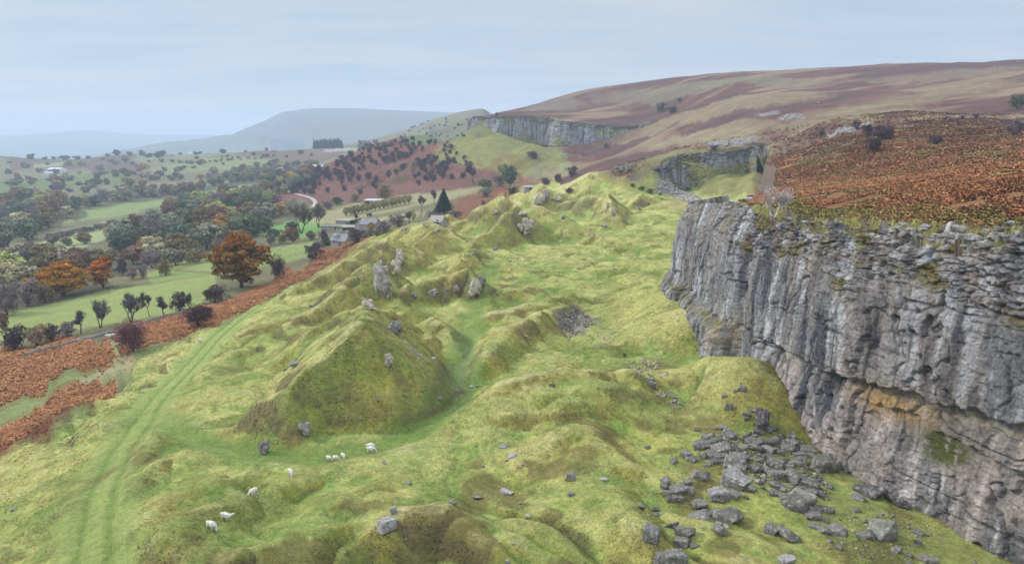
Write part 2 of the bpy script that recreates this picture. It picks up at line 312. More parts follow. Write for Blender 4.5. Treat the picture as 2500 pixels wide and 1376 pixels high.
def hplat(px, py):
    """point of the cliff-top turf seen along a ray"""
    d = np.linspace(62, 330, 2700); r = ray(px, py); P = d[:, None]*r[None]
    zz = pl_t(np.arctan2(P[:, 0], P[:, 1]), np.log(np.hypot(P[:, 0], P[:, 1]))); ok = (P[:, 2] <= zz) & (plat_sd(P[:, 0], P[:, 1]) > 0.3)
    i = np.nonzero(ok)[0]
    return np.array([P[i[0], 0], P[i[0], 1], zz[i[0]]]) if len(i) else hit(px, py)
def hpoly(L, dmin=0): return [p for p in (hit(q[0], q[1], dmin) for q in L) if p is not None]

# ------------------------------------------------------------------ ground cover (albedo at every vertex)
def mixc(c, col, m): return c*(1-m[..., None])+np.asarray(col)*m[..., None]
X, Y, Z = GX, GY, GZ; R = np.exp(VV)
dR = np.gradient(Z, axis=0)/np.gradient(R, axis=0); dA = np.gradient(Z, axis=1)/(np.gradient(UU, axis=1)*R)
gx = dR*np.sin(UU)+dA*np.cos(UU); gy = dR*np.cos(UU)-dA*np.sin(UU); SL = np.hypot(gx, gy)
def blur(a, n):
    for ax in (0, 1):
        c = np.cumsum(np.concatenate([np.repeat(np.take(a, [0], ax), n+1, ax), a, np.repeat(np.take(a, [-1], ax), n, ax)], ax), ax)
        a = (np.take(c, range(2*n+1, c.shape[ax]), ax)-np.take(c, range(0, c.shape[ax]-2*n-1), ax))/(2*n+1)
    return a
CUR = (Z-blur(Z, 14))/R*100
def rowscale(n1, n2, f): return None
SD = np.empty_like(X)
for i in range(0, NR, 60): SD[i:i+60] = plat_sd(X[i:i+60].ravel(), Y[i:i+60].ravel()).reshape(-1, NA)
K = .62
c_lush, c_pale, c_tan, c_moss, c_brown = lin(136,158,82,.74), lin(184,178,110,.76), lin(198,184,138,.76), lin(156,146,64,.7), lin(130,112,74,.68)
c_brk, c_brk2, c_brk3 = lin(150,84,58,K), lin(158,116,80,K), lin(104,66,62,K)
c_moor, c_heath, c_scree = lin(178,160,122,K), lin(110,80,84,K), lin(170,166,170,K)
c_field, c_field2, c_field3, c_val = lin(150,180,112,K), lin(178,186,128,K), lin(104,146,96,K), lin(112,112,84,K)
n8 = fbm(X/8, Y/8, 4, 101); n2 = fbm(X/2.1, Y/2.1, 4, 111); n30 = fbm(X/30, Y/30, 4, 121); nf = fbm(X/.55, Y/.55, 3, 131)
C = np.zeros(X.shape+(3,))+c_pale
C = mixc(C, c_tan, smooth(.15, 1.2, CUR+(n8-.5)*2.2)*.75)
C = mixc(C, c_lush, smooth(.02, -.9, CUR+(n8-.5)*2.4+(n2-.5)*1.0)*.85)
C = mixc(C, c_lush*1.1, smooth(.25, .04, SL)*smooth(.40, .6, n8*.6+n30*.4)*.6)
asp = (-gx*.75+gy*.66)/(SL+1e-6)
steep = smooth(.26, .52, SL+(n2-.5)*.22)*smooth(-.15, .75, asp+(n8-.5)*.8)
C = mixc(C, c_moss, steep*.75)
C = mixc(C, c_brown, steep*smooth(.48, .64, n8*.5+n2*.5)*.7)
C = mixc(C, lin(192,186,62,K), smooth(.56, .72, n30*.5+n8*.5)*.22*(1-steep))
C = mixc(C, lin(156,144,80,.78), smooth(.50, .66, fbm(X/5+7, Y/5, 5, 171, .6))*.4)
C = mixc(C, lin(120,140,64,.7), smooth(.52, .66, fbm(X/11, Y/11+5, 5, 173, .6))*.5)
C = C*np.array([1.06, 1.10, 1.04])
# broken turf: small dark and straw flecks
C = C*(1+(nf-.5)[..., None]*.42+(n2-.5)[..., None]*.35)
dt2, _ = pl_dist(X.ravel(), Y.ravel(), TRK2); dt2 = dt2.reshape(X.shape)
dt1, _ = pl_dist(X.ravel(), Y.ravel(), TRACK); dt1 = dt1.reshape(X.shape)
C = mixc(C, lin(118,150,68,K), (1-smooth(2.0, 5.5, dt2+(n8-.5)*4))*.7)
C = mixc(C, lin(162,176,100,.7), (1-smooth(2.8, 6.5, dt1+(n8-.5)*3))*.85)
C = mixc(C, lin(120,148,66,.66), np.exp(-((dt1-1.5)/.5)**2)*.6)
# --- outside the workings
west = smooth(-86, -92, X+(n8-.5)*10)*(Y < 3000)
edge = [q[:2] for q in FLOOR[:0]]
EW = [PZ(*q) for q in [(-200,1250,-57),(0,1115,-57),(120,1045,-55.5),(215,985,-55),(300,958,-54.8),(330,880,-56),(440,825,-55.5),(520,797,-54.5),(600,755,-54.8),(700,700,-56),(800,648,-57),(870,600,-57),(930,572,-55),(1000,548,-52),(1060,530,-50),(1110,520,-50),(1160,508,-50),(1200,480,-53),(1260,455,-48),(1340,432,-43),(1430,420,-34),(1510,405,-25)]]
WP = [(p[0], p[1]) for p in EW]+[(60, 470), (60, 3000), (-6000, 3000), (-6000, 20)]
wx_ = X+(n2-.5)*4; wy_ = Y+(n8-.5)*5
OUT = in_poly(wx_, wy_, WP)
val = lin(146,140,100,K)*(1-n30[..., None])+lin(120,116,84,K)*n30[..., None]
val = val*(1+(n8-.5)[..., None]*.5)
C = np.where(OUT[..., None], val, C)
zone_brk = np.zeros(X.shape)
def paint(L, col, amt=1.0, wob=1.0, var=.25, dmin=0, seed=0):
    P = hpoly(L, dmin)
    if len(P) < 3: return None
    P = [(p[0], p[1]) for p in P]; ax = np.array(P); lo = ax.min(0)-30; hi = ax.max(0)+30
    idx = np.nonzero((X.ravel() > lo[0]) & (X.ravel() < hi[0]) & (Y.ravel() > lo[1]) & (Y.ravel() < hi[1]))[0]
    x, y = X.ravel()[idx], Y.ravel()[idx]; s = np.maximum(np.hypot(x, y)/150, .4)*wob
    al = 0
    for k in range(3):
        a = fbm(x/(6*s), y/(6*s), 5, 200+seed, .62)-.5; b = fbm(x/(6*s)+9, y/(6*s), 5, 300+seed, .62)-.5; j = k-1
        al = al+in_poly(x+(a*18+j*2.2)*s, y+(b*18-j*3)*s, P)/3
    ins = al > 0; idx = idx[ins]; flat = C.reshape(-1, 3); al = (al[ins]*amt)[:, None]
    v = 1+(fbm(x[ins]/5, y[ins]/5, 4, 400+seed)-.5)*2*var
    flat[idx] = flat[idx]*(1-al)+np.asarray(col)*v[:, None]*al
    return idx
# valley bracken slopes and rough ground
paint([(600,395),(1075,345),(1100,372),(1180,395),(1190,440),(1130,470),(1000,485),(880,497),(760,505),(660,480),(640,430)], lin(132,90,78,K), 1, 1, .4)
paint([(0,420),(0,381),(290,377),(330,400),(420,440),(300,450),(240,410),(100,415)], lin(112,88,76,K), .9, 1, .3)
paint([(560,372),(800,362),(860,375),(800,395),(600,385)], lin(124,98,82,K), .9, 1, .3)
paint([(1075,360),(1190,300),(1260,330),(1420,360),(1560,380),(1400,400),(1300,415),(1230,430),(1180,410),(1100,385)], lin(150,148,86,K), 1, .8, .3)
for q in ([(1180,398),(1290,378),(1310,384),(1200,412)],[(1240,425),(1350,415),(1340,432),(1250,452)],[(1130,482),(1230,455),(1290,440),(1280,460),(1180,505),(1110,515),(1100,500)],
          [(1370,432),(1480,400),(1600,372),(1720,350),(1720,362),(1600,385),(1500,408),(1380,450)],[(1280,440),(1380,425),(1440,420),(1380,445)]):
    paint(q, lin(142,92,66,K), .95, .7, .35)
paint([(1000,345),(1080,330),(1110,345),(1040,352),(940,352)], lin(120,140,92,K), .8, .6)
paint([(1290,420),(1420,395),(1560,355),(1600,362),(1480,395),(1380,432),(1330,450)], lin(172,166,124,K), .6, .6)
# fields
for q, c in (([(-130,790),(100,748),(250,708),(400,690),(525,668),(520,730),(430,762),(330,782),(150,808),(-130,848)], lin(166,178,104,K)),
             ([(360,668),(440,640),(530,612),(640,610),(760,588),(750,622),(700,640),(520,668),(380,690)], lin(156,172,98,K)),
             ([(-130,622),(60,600),(170,572),(262,538),(292,560),(240,592),(130,622)], lin(176,184,132,K)),
             ([(150,545),(200,512),(300,495),(440,482),(560,456),(655,440),(640,457),(520,482),(400,503),(270,530)], lin(148,166,100,K)),
             ([(60,436),(200,425),(345,418),(320,445),(160,455),(100,478),(-130,500),(-130,455)], lin(112,130,72,K)),
             ([(370,412),(450,392),(520,384),(600,382),(690,390),(700,402),(640,412),(520,413),(400,428)], lin(146,150,98,K)),
             ([(640,562),(700,542),(770,528),(790,556),(740,580),(650,592)], lin(132,176,98,K)), ([(430,470),(500,445),(560,440),(540,458),(450,478)], lin(120,140,100,K)),
             ([(90,400),(150,396),(150,404),(80,410)], lin(160,166,120,K)), ([(320,386),(470,378),(560,376),(480,384),(330,392)], lin(130,150,104,K)),
             ([(750,520),(860,500),(960,480),(1100,465),(1180,455),(1160,470),(1040,500),(940,520),(820,545),(760,548)], lin(176,168,124,K)),
             ([(860,545),(960,525),(1040,515),(1020,535),(900,560)], lin(180,170,126,K))):
    paint(q, c, .92, .25, .12)
for q in ([(-130,620),(-130,495),(60,478),(150,500),(200,520),(120,565),(60,595)],[(190,668),(300,640),(265,600),(300,560),(400,525),(500,500),(600,480),(690,500),(720,530),(640,556),(620,580),(520,610),(450,630),(330,660)],[(160,522),(200,497),(300,484),(430,470),(560,446),(655,430),(655,442),(560,454),(440,480),(300,494),(190,512)],[(440,438),(560,420),(690,398),(780,402),(780,440),(700,470),(660,448),(570,440)],[(-130,700),(-130,655),(60,628),(150,648),(330,668),(200,672)],[(-130,800),(-130,690),(60,700),(280,690),(280,700),(120,740)]):
    paint(q, lin(84,82,62,K), .85, .8, .4)
paint([(985,335),(1040,303),(1085,288),(1175,284),(1165,305),(1100,318),(1060,330)], lin(96,96,84,K), .9, .8, .4)
paint([(1100,300),(1130,285),(1200,278),(1190,300),(1130,320)], lin(124,112,84,K), .8, .8, .3)
# left bracken and rough grass below the workings
paint([(-130,1120),(-130,860),(60,852),(180,835),(300,832),(420,810),(520,790),(420,835),(330,870),(300,955),(215,985),(120,1045)], lin(150,160,100,K), 1, .6, .25)
paint([(120,975),(180,925),(270,900),(300,860),(340,858),(310,900),(270,935),(180,965)], lin(184,172,130,K), .9, .6, .2)
LB = [[(-130,875),(60,855),(180,837),(262,832),(305,850),(270,880),(200,900),(112,935),(88,962),(-130,1012)], [(-130,1120),(-130,1055),(30,1035),(60,1000),(150,965),(240,930),(296,930),(290,955),(200,985),(120,1045),(40,1100)],
      [(370,790),(460,765),(540,745),(620,712),(700,682),(760,640),(862,588),(905,575),(870,602),(800,648),(700,701),(600,755),(520,797),(440,825),(370,850),(335,850),(310,800)]]
BRK = []
for q in LB:
    BRK.append(hpoly(q)); paint(q, lin(138,84,60,K), 1, 1.0, .5)
paint([(1600,500),(1640,470),(1700,490),(1690,520)], lin(170,150,105,K), .5, .5)
# moor
sdw = SD+(n8-.5)*9+(n2-.5)*3; mo = (sdw > -2) & ((R > 30))
hillm = smooth(-60, 30, SD)
dist_m = smooth(120, 620, R)
base_m = c_brk2*(1-dist_m[..., None])+lin(118,82,72,K)*dist_m[..., None]
base_m = base_m*(1+(fbm(X/26, Y/9, 5, 141)-.5)[..., None]*.7+(n2-.5)[..., None]*.5)
st = fbm((X*.9+Y*.3)/150, (Y*.9-X*.3)/34, 5, 151)
base_m = mixc(base_m, lin(164,142,112,K), smooth(.52, .66, st)*smooth(180, 420, R)*.8)
base_m = mixc(base_m, lin(98,76,74,K), smooth(.50, .38, st)*smooth(420, 800, R)*.7)
fm = fbm((X*.9+Y*.3)/26, (Y*.9-X*.3)/7, 5, 153, .6)[..., None]; base_m = base_m*(1+(fm-.5)*.9*smooth(150, 400, R)[..., None])
isP = (SD > 0) | (~OUT & (Y > 480) & (X > 40))
C = np.where(isP[..., None], base_m, C)
lip = (SD > -1) & (sdw < 13-6*smooth(190, 260, Y)) & (Y < 480)
lipc = lin(170,152,88,.7)*(1-n8[..., None])+lin(140,136,76,.7)*n8[..., None]
C = np.where(lip[..., None], lipc*(1+(n2-.5)[..., None]*.7), C)
for q, c in (([(1480,392),(1600,345),(1700,320),(1900,296),(2100,252),(2300,212),(2500,185),(2500,208),(2350,235),(2200,265),(2050,292),(1990,312),(1900,302),(1760,350),(1650,350),(1560,370)], lin(170,152,116,K)),
             ([(1500,345),(1600,290),(1800,240),(1990,222),(2000,236),(1850,265),(1700,300),(1620,312)], lin(176,160,120,K)),
             ([(1480,222),(1650,200),(1850,190),(2000,195),(1900,210),(1700,226),(1560,252),(1480,242)], lin(146,138,112,K)),
             ([(2050,202),(2300,175),(2500,158),(2500,176),(2250,202)], lin(160,142,116,K)), ([(1280,262),(1400,240),(1450,250),(1340,272)], lin(150,136,118,K)),
             ([(2370,437),(2440,412),(2500,400),(2500,428),(2420,444)], lin(180,178,96,K)), ([(2160,450),(2230,440),(2240,452),(2180,460)], lin(160,160,86,K)), ([(2210,480),(2280,468),(2270,485),(2220,492)], lin(160,160,80,K)),
             ([(2060,290),(2120,278),(2130,296),(2080,305)], lin(176,170,116,K)), ([(1560,345),(1700,322),(1880,345),(1930,358),(1800,350),(1700,352)], lin(176,160,124,K)),
             ([(1560,400),(1600,378),(1700,362),(1850,358),(1930,358),(1890,372),(1780,368),(1680,376),(1610,400),(1560,415)], lin(150,150,96,K))):
    paint(q, c*.88, .66, .7, .35)
paint([(1862,366),(1960,372),(1990,470),(1840,505),(1815,485),(1845,440),(1885,402)], lin(170,114,84,K), .9, .4, .5)
for q in ([(1730,352),(1850,332),(1862,337),(1765,357)],[(1900,292),(1950,276),(1962,283),(1922,297)],[(2008,328),(2060,312),(2120,300),(2128,306),(2080,322)],[(1850,277),(1890,272),(1896,281),(1856,284)],[(1740,352),(1790,345),(1800,352)]):
    paint(q, c_scree, .9, .35, .35)
paint([(1700,445),(1760,395),(1850,385),(1890,400),(1860,450),(1830,475),(1720,480)], lin(146,140,84,K), .85, .5, .5)
paint([(1520,440),(1600,385),(1700,372),(1760,375),(1700,420),(1640,440),(1600,470),(1560,460)], lin(140,138,84,K), .5, .5, .4)
# stone litter in the workings
for q in ([(1638,430),(1665,452),(1700,478),(1716,496),(1690,500),(1655,478),(1602,470),(1608,450)],[(1350,770),(1400,742),(1420,770),(1465,780),(1430,800),(1402,830),(1372,812)]):
    paint(q, lin(150,140,140,K), .8, .3, .5)
lit = (1-smooth(1.5, 3.2, dt2+(n2-.5)*3))*(Y > 112)*(Y < 160)*smooth(.5, .62, nf)
C = mixc(C, lin(170,165,150,K), lit*.3)
C = mixc(C, lin(128,112,70,K), smooth(.55, .66, fbm(X/5, Y/5, 4, 163))*(~OUT & (SD < 0))*smooth(.5, .62, n30)*.6)
# steep ground inside the quarries: worn and stony
C = mixc(C, lin(120,108,78,K), smooth(.7, 1.1, SL)*(SD < 5)*.7)
rk = lin(140,138,134,.66)*(.55+.9*fbm(X/2.2, Y/2.2, 4, 181, .6))[..., None]; gk = smooth(.75, 1.3, SL)*(SD >= 4)*(SD < 10)*(R < 1100); gk = gk*(.35+.65*smooth(.42, .56, fbm(X/4, Y/4, 4, 183))); rk = rk*.8; C = C*(1-gk[..., None]*.85)+rk*gk[..., None]*.85
# bare rock showing behind the lip
rim = np.exp(-((SD-5.0)/2.0)**2)*(Y < 480); C = mixc(C, lin(128,120,110,K), np.clip(rim*smooth(.42, .6, n2)*1.2, 0, 1))
# crag on the far hill, distant country
crag = smooth(.35, .55, SL)*(R > 1500)*(R < 3200)*(X < 150); C = mixc(C, lin(90,90,86,K), crag*.7)
fr = R > 2300
fld = _h(np.floor((X+fbm(X/400, Y/400, 2, 7)*300)/260).astype(int), np.floor((Y+fbm(X/400, Y/400, 2, 9)*300)/420).astype(int), 77)
farc = lin(110,128,92,K)*(1-fld[..., None])+lin(60,78,66,K)*fld[..., None]
town = (vn(X/26, Y/60, 5) > .86)*smooth(.48, .6, fbm(X/1400, Y/1400, 3, 12))*(Z < -150)
farc = mixc(farc, lin(210,205,205,K), town*1.0)
farc = mixc(farc, lin(96,92,76,K), smooth(-150, 0, Z))
C = C*(1-smooth(2300, 2700, R)[..., None])+farc*smooth(2300, 2700, R)[..., None]
C = np.clip(C, .004, .9)

def grid_mesh(name, P, colr=None, flip=False, extra=None):
    """P (rows, cols, 3) -> smooth mesh object"""
    nr, nc = P.shape[:2]; me = bpy.data.meshes.new(name); me.vertices.add(nr*nc); me.vertices.foreach_set('co', P.reshape(-1).astype(np.float32))
    ii = np.arange(nr*nc).reshape(nr, nc); q = np.stack([ii[:-1, :-1], ii[:-1, 1:], ii[1:, 1:], ii[1:, :-1]], -1).reshape(-1, 4)
    if flip: q = q[:, ::-1]
    n = len(q); me.loops.add(n*4); me.polygons.add(n)
    me.loops.foreach_set('vertex_index', q.reshape(-1).astype(np.int32)); me.polygons.foreach_set('loop_start', np.arange(0, n*4, 4, dtype=np.int32))
    me.polygons.foreach_set('use_smooth', np.ones(n, bool)); me.update(calc_edges=True)
    if colr is not None:
        at = me.color_attributes.new('tint', 'FLOAT_COLOR', 'POINT'); a = np.ones((nr*nc, 4), np.float32); a[:, :3] = colr.reshape(-1, 3); at.data.foreach_set('color', a.reshape(-1))
    o = bpy.data.objects.new(name, me); COL.objects.link(o); return o
def raw_mesh(name, V, Fq, colr=None, smoothf=False, link=True):
    me = bpy.data.meshes.new(name); V = np.asarray(V, np.float32); Fq = np.asarray(Fq, np.int32); k = Fq.shape[1]; n = len(Fq)
    me.vertices.add(len(V)); me.vertices.foreach_set('co', V.reshape(-1)); me.loops.add(n*k); me.polygons.add(n)
    me.loops.foreach_set('vertex_index', Fq.reshape(-1)); me.polygons.foreach_set('loop_start', np.arange(0, n*k, k, dtype=np.int32))
    if smoothf: me.polygons.foreach_set('use_smooth', np.ones(n, bool))
    me.update(calc_edges=True)
    if colr is not None:
        at = me.color_attributes.new('tint', 'FLOAT_COLOR', 'POINT'); a = np.ones((len(V), 4), np.float32); a[:, :3] = colr; at.data.foreach_set('color', a.reshape(-1))
    return me

# ------------------------------------------------------------------ materials
def mat_tint(name, scales=((.9, .3), (4.0, .25)), bump=((1.2, .25), (6.0, .08)), rough=.95, attr='tint', aniso=None, nattr=False, objcol=False, spec=.15):
    m = bpy.data.materials.new(name); m.use_nodes = True; nt = m.node_tree; N, L = nt.nodes, nt.links; b = N['Principled BSDF']
    b.inputs['Roughness'].default_value = rough; b.inputs['Specular IOR Level'].default_value = spec
    if objcol: c = N.new('ShaderNodeObjectInfo').outputs['Color']
    else:
        a = N.new('ShaderNodeAttribute'); a.attribute_name = attr; c = a.outputs['Color']
    tc = N.new('ShaderNodeTexCoord').outputs['Object']
    if aniso:
        mp = N.new('ShaderNodeMapping'); mp.inputs['Scale'].default_value = aniso; L.new(tc, mp.inputs[0]); tc = mp.outputs[0]
    for s, amt in scales:
        n = N.new('ShaderNodeTexNoise'); n.inputs['Scale'].default_value = s; n.inputs['Detail'].default_value = 4; n.inputs['Roughness'].default_value = .65; L.new(tc, n.inputs['Vector'])
        r = N.new('ShaderNodeMapRange'); r.inputs[1].default_value = .3; r.inputs[2].default_value = .7; r.inputs[3].default_value = 1-amt; r.inputs[4].default_value = 1+amt; L.new(n.outputs['Fac'], r.inputs[0])
        mx = N.new('ShaderNodeVectorMath'); mx.operation = 'SCALE'; L.new(c, mx.inputs[0]); L.new(r.outputs[0], mx.inputs['Scale']); c = mx.outputs[0]
    if objcol:
        n = N.new('ShaderNodeTexNoise'); n.inputs['Scale'].default_value = 5.5; n.inputs['Detail'].default_value = 6; n.inputs['Roughness'].default_value = .75; L.new(tc, n.inputs['Vector'])
        r = N.new('ShaderNodeMapRange'); r.inputs[1].default_value = .54; r.inputs[2].default_value = .66; r.inputs[4].default_value = .55; L.new(n.outputs['Fac'], r.inputs[0])
        mx = N.new('ShaderNodeMix'); mx.data_type = 'RGBA'; mx.inputs[7].default_value = (.52, .50, .44, 1); L.new(r.outputs[0], mx.inputs[0]); L.new(c, mx.inputs[6]); c = mx.outputs[2]
    L.new(c, b.inputs['Base Color']); prev = None
    for s, dist in bump:
        n = N.new('ShaderNodeTexNoise'); n.inputs['Scale'].default_value = s; n.inputs['Detail'].default_value = 5; n.inputs['Roughness'].default_value = .7; L.new(tc, n.inputs['Vector'])
        bp = N.new('ShaderNodeBump'); bp.inputs['Distance'].default_value = dist; bp.inputs['Strength'].default_value = 1.0; L.new(n.outputs['Fac'], bp.inputs['Height'])
        if prev: L.new(prev, bp.inputs['Normal'])
        prev = bp.outputs['Normal']
    if nattr:
        a = N.new('ShaderNodeAttribute'); a.attribute_name = 'ground_normal'; prev = a.outputs['Vector']
    if prev: L.new(prev, b.inputs['Normal'])
    return m
M_ground = mat_tint('turf_and_bracken', ((.9, .22), (3.5, .28), (12, .2)), ((.9, .5), (3.5, .22), (11, .06)))
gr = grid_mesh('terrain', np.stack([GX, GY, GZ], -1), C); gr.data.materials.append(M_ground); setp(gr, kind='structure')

# ------------------------------------------------------------------ rock faces
def resample(P, step):
    P = np.array(P, float); 
    for _ in range(3):                                    # corner cutting keeps the plan irregular but smooth
        Q = [P[0]]
        for a, b in zip(P[:-1], P[1:]): Q += [a*.75+b*.25, a*.25+b*.75]
        P = np.array(Q+[P[-1]])
    s = np.r_[0, np.cumsum(np.hypot(*np.diff(P, axis=0).T))]; t = np.arange(0, s[-1], step)
    return np.stack([np.interp(t, s, P[:, 0]), np.interp(t, s, P[:, 1])], -1), t
def ridged(x, y, s): return 1-2*np.abs(vn(x, y, s)-.5)
def cliff(name, P, step, nz, offs, zbase, kind, seed=0, amp=1.0):
    L2, s = resample(P, step); x0, y0 = L2[:, 0], L2[:, 1]
    w = max(3, int(3.5/step)); tx = np.gradient(x0); ty = np.gradient(y0)
    ker = np.ones(2*w+1)/(2*w+1); tx = np.convolve(np.pad(tx, w, 'edge'), ker, 'valid'); ty = np.convolve(np.pad(ty, w, 'edge'), ker, 'valid')
    l = np.hypot(tx, ty); nx, ny = -ty/l, tx/l            # outward: left of travel
    zt = height(x0+nx*-8.5, y0+ny*-8.5, False)+.15
    if kind == 'near': zt = zt-1.3*smooth(138, 116, y0)*(.5+1.0*vn(s/7, s*0, 9))
    off = np.interp(y0 if kind == 'near' else s, *offs)
    t = np.linspace(0, 1, nz)[:, None]; S = s[None, :]+0*t; Yc = y0[None, :]+0*t
    zb = (zbase if np.isscalar(zbase) else zbase(x0, y0))
    Zc = zb+(zt-zb)*t; dz = zt[None, :]-Zc; H = (zt-zb)[None, :]
    if kind == 'near':
        prof = np.interp(t[:, 0], [0, .12, .30, .62, .80, .9, 1], [1.03, 1.0, .93, .86, .60, .34, 0])[:, None]
    else: prof = np.interp(t[:, 0], [0, .3, .8, 1], [1.0, .7, .25, 0])[:, None]
    O = off[None, :]*prof
    bed = Zc*1.0+S*.035+fbm(S/7, Zc/7, 4, 3+seed)*4.2      # bedding dips gently along the face
    body = smooth(0, .12, t)*smooth(1.0, .9, t)
    O = O+amp*((fbm(S/20, Zc/80, 2, 11+seed)-.42)*3.6*smooth(1, .8, t)+(fbm(S/3.8+fbm(S/9, Zc/9, 2, 5)*1.5, Zc/16, 4, 13+seed)-.5)*.3*smooth(1, .75, t))
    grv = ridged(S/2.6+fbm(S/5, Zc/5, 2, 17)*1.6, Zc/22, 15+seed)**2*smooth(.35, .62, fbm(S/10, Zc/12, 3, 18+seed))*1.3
    O = O-amp*grv*.14*smooth(.95, .6, t)
    def steps(v, n, s_): f = np.floor(v*n); fr = v*n-f; q = S/(2.6/n)*(.7+.6*_h(f.astype(int), f.astype(int)*0, 8))+_h(f.astype(int), f.astype(int)*0, 9)*7+fbm(S/2, Zc/2, 2, 7)*1.2; return (_h(f.astype(int), np.floor(q).astype(int), s_+seed)-.5), fr
    e1, f1 = steps(bed, .75, 19); e2, f2 = steps(bed, 1.9, 23)
    topw = smooth(.74, .90, t+(fbm(S/11, Zc/5, 2, 25)-.5)*.3)*(.25+.75*smooth(150, 118, Yc) if kind == 'near' else 1)
    O = O+amp*topw*(e1*.6+e2*.3-.35*np.exp(-(np.minimum(f1, 1-f1)/.08)**2))+amp*(1-topw)*(e1*.16+e2*.07-.10*np.exp(-(np.minimum(f1, 1-f1)/.05)**2)*smooth(.45, .6, fbm(S/8, Zc/3, 3, 24)))
    wu = (fbm(S/3, Zc/3, 3, 91)-.5)*.9; wv = (fbm(S/3, Zc/3, 3, 92)-.5)*.9; crkm = 0
    for (su, sv, a_, ti, ck, wt) in ((7.5, 19, .9, .35, .16, 1), (2.4, 5, .20, .16, .10, 1-topw*.5), (.9, 2.2, .07, .10, .05, 1-topw*.5), (3.2, .95, .7, .5, .28, topw), (1.25, .5, .3, .25, .14, topw), (.42, .5, .09, .14, .05, 1)):
        i_, tu, tv, e_ = cells(S/su+wu, (Zc+S*.03)/sv+wv, int(su*100)); g_ = np.exp(-(e_/.10)**2)
        O = O+amp*wt*(i_*a_+(tu+tv)*ti-ck*g_); crkm = np.maximum(crkm, g_*wt*min(1, ck*4))
    O = O+amp*(fbm(S/.5, Zc/.8, 3, 27+seed)-.5)*(.10+.14*topw)
    crk = np.exp(-(np.abs(vn(S/6+fbm(S/3, Zc/3, 2, 41)*.8, Zc/8, 35+seed)-.5)/.018)**2); O = O-amp*crk*.45*(1-topw)
    ov = np.zeros_like(O); ledge = np.zeros_like(O)
    if kind == 'near':
        for ys, zs, dep, ln in (([62, 70, 92, 104, 112, 118], [-30.5, -31, -33.6, -35, -35.5, -36], 2.3, 7.0), ([58, 72, 84, 90], [-37.5, -36.8, -35.7, -36.5], 1.3, 5.0)):
            zl = np.interp(y0, ys, zs)+(fbm(s/3, s*0, 4, 37)-.5)*1.8+(fbm(s/.7, s*0, 2, 38)-.5)*.5; on = smooth(ys[-1]+3, ys[-1]-6, y0)*1.0
            dn = zl[None, :]-Zc; a = smooth(-.12, .14, dn)*np.exp(-np.maximum(dn, 0)/ln)*on[None, :]; O = O-a*dep; ov = np.maximum(ov, a)
        zl = np.interp(y0, [128, 178], [-38.5, -36.5])+(fbm(s/4, s*0, 3, 39)-.5)*2; on = smooth(126, 132, y0)*smooth(186, 180, y0)
        dn = zl[None, :]-Zc; O = O+smooth(-2.4, 2.0, dn+(fbm(S/1.6, Zc/1.6, 3, 46)-.5)*3)*(1.6+1.8*fbm(S/7, Zc/9, 3, 47)+dn*.12)*on; ledge = np.exp(-((dn+.1)/1.1)**2)*on
        O = O-2.2*np.exp(-((Yc-127)/2.2)**2)*smooth(1, .7, t)*smooth(.0, .2, t)
    O = np.maximum(O, -.6+0*O)
    Xc = x0+nx*O; Yw = y0+ny*O; Zw = Zc+(fbm(S/.8, Zc/.8, 3, 31)-.5)*.35*body
    # rim: curl back over the plateau
    m = 46; back = np.linspace(0, 1, m+1)[1:, None]
    Xr = Xc[-1]-nx*back*8.6; Yr = Yw[-1]-ny*back*8.6
    gz = height(Xr.ravel(), Yr.ravel(), False).reshape(Xr.shape)
    rim_ = (fbm(s/1.1, s*0, 3, 43)-.5)
    Sr = S[:m]; Br = back*8.6/1.0+0*Sr; rc1 = cells(Sr/1.7+.5*fbm(Sr, Br, 2, 5), Br/1.1, 451); rc2 = cells(Sr/.62, Br/.5, 453); ez = smooth(0, .15, back)*smooth(1.0, .8, back)
    gt = np.interp(back*8.6, [0, 6.5, 8.6], [0, .93, 1]); Zr = Zw[-1]*(1-gt)+(gz-.1-.3*back**8)*gt+ez*(rc1[0]*.6+rc1[1]*.4+rc1[2]*.3+rc2[0]*.3+rc2[2]*.2+(fbm(Sr/4, Br/4, 3, 45)-.4)*.9)
    PX = np.concatenate([Xc, Xr]); PY = np.concatenate([Yw, Yr]); PZ_ = np.concatenate([Zw, Zr])
    # ---- colour
    S_ = np.concatenate([S, S[:m]]); Zz = np.concatenate([Zc, np.repeat(Zc[-1:], m, 0)]); tt = np.concatenate([t+0*S, np.ones((m, S.shape[1]))])
    pad = lambda a: np.concatenate([a, np.repeat(a[-1:], m, 0)])
    strk = fbm(S_/1.7+fbm(S_/6, Zz/10, 2, 61)*1.2, Zz/17, 5, 51+seed, .6); strk2 = fbm(S_/.7+fbm(S_/3, Zz/3, 3, 62), Zz/7, 4, 53+seed, .6); big = fbm(S_/13, Zz/10, 4, 55+seed); fine = fbm(S_/.5, Zz/.5, 4, 57, .6)
    c = lin(124,124,128,K)*(1-big[..., None])+lin(156,152,148,K)*big[..., None]
    sw = .35+.65*smooth(.40, .58, fbm(S_/9, Zz/14, 3, 64))
    if kind == 'near':
        c = mixc(c, lin(192,196,204,K), smooth(.53, .64, strk)*.8*sw)
        c = mixc(c, lin(68,70,78,K), smooth(.47, .37, strk)*.85*sw); c = mixc(c, lin(56,58,66,K), smooth(.40, .28, strk2)*.35)
        c = mixc(c, lin(200,200,208,K), smooth(.64, .76, strk2)*.3)
        c = mixc(c, lin(158,142,132,K), smooth(.54, .66, fbm(S_/5, Zz/26, 4, 63))*.35)
        low = smooth(-30.5, -33.5, Zz)*smooth(122, 104, pad(Yc)); c = mixc(c, lin(180,164,154,K), low*smooth(.42, .62, strk*.5+big*.5)*.6)
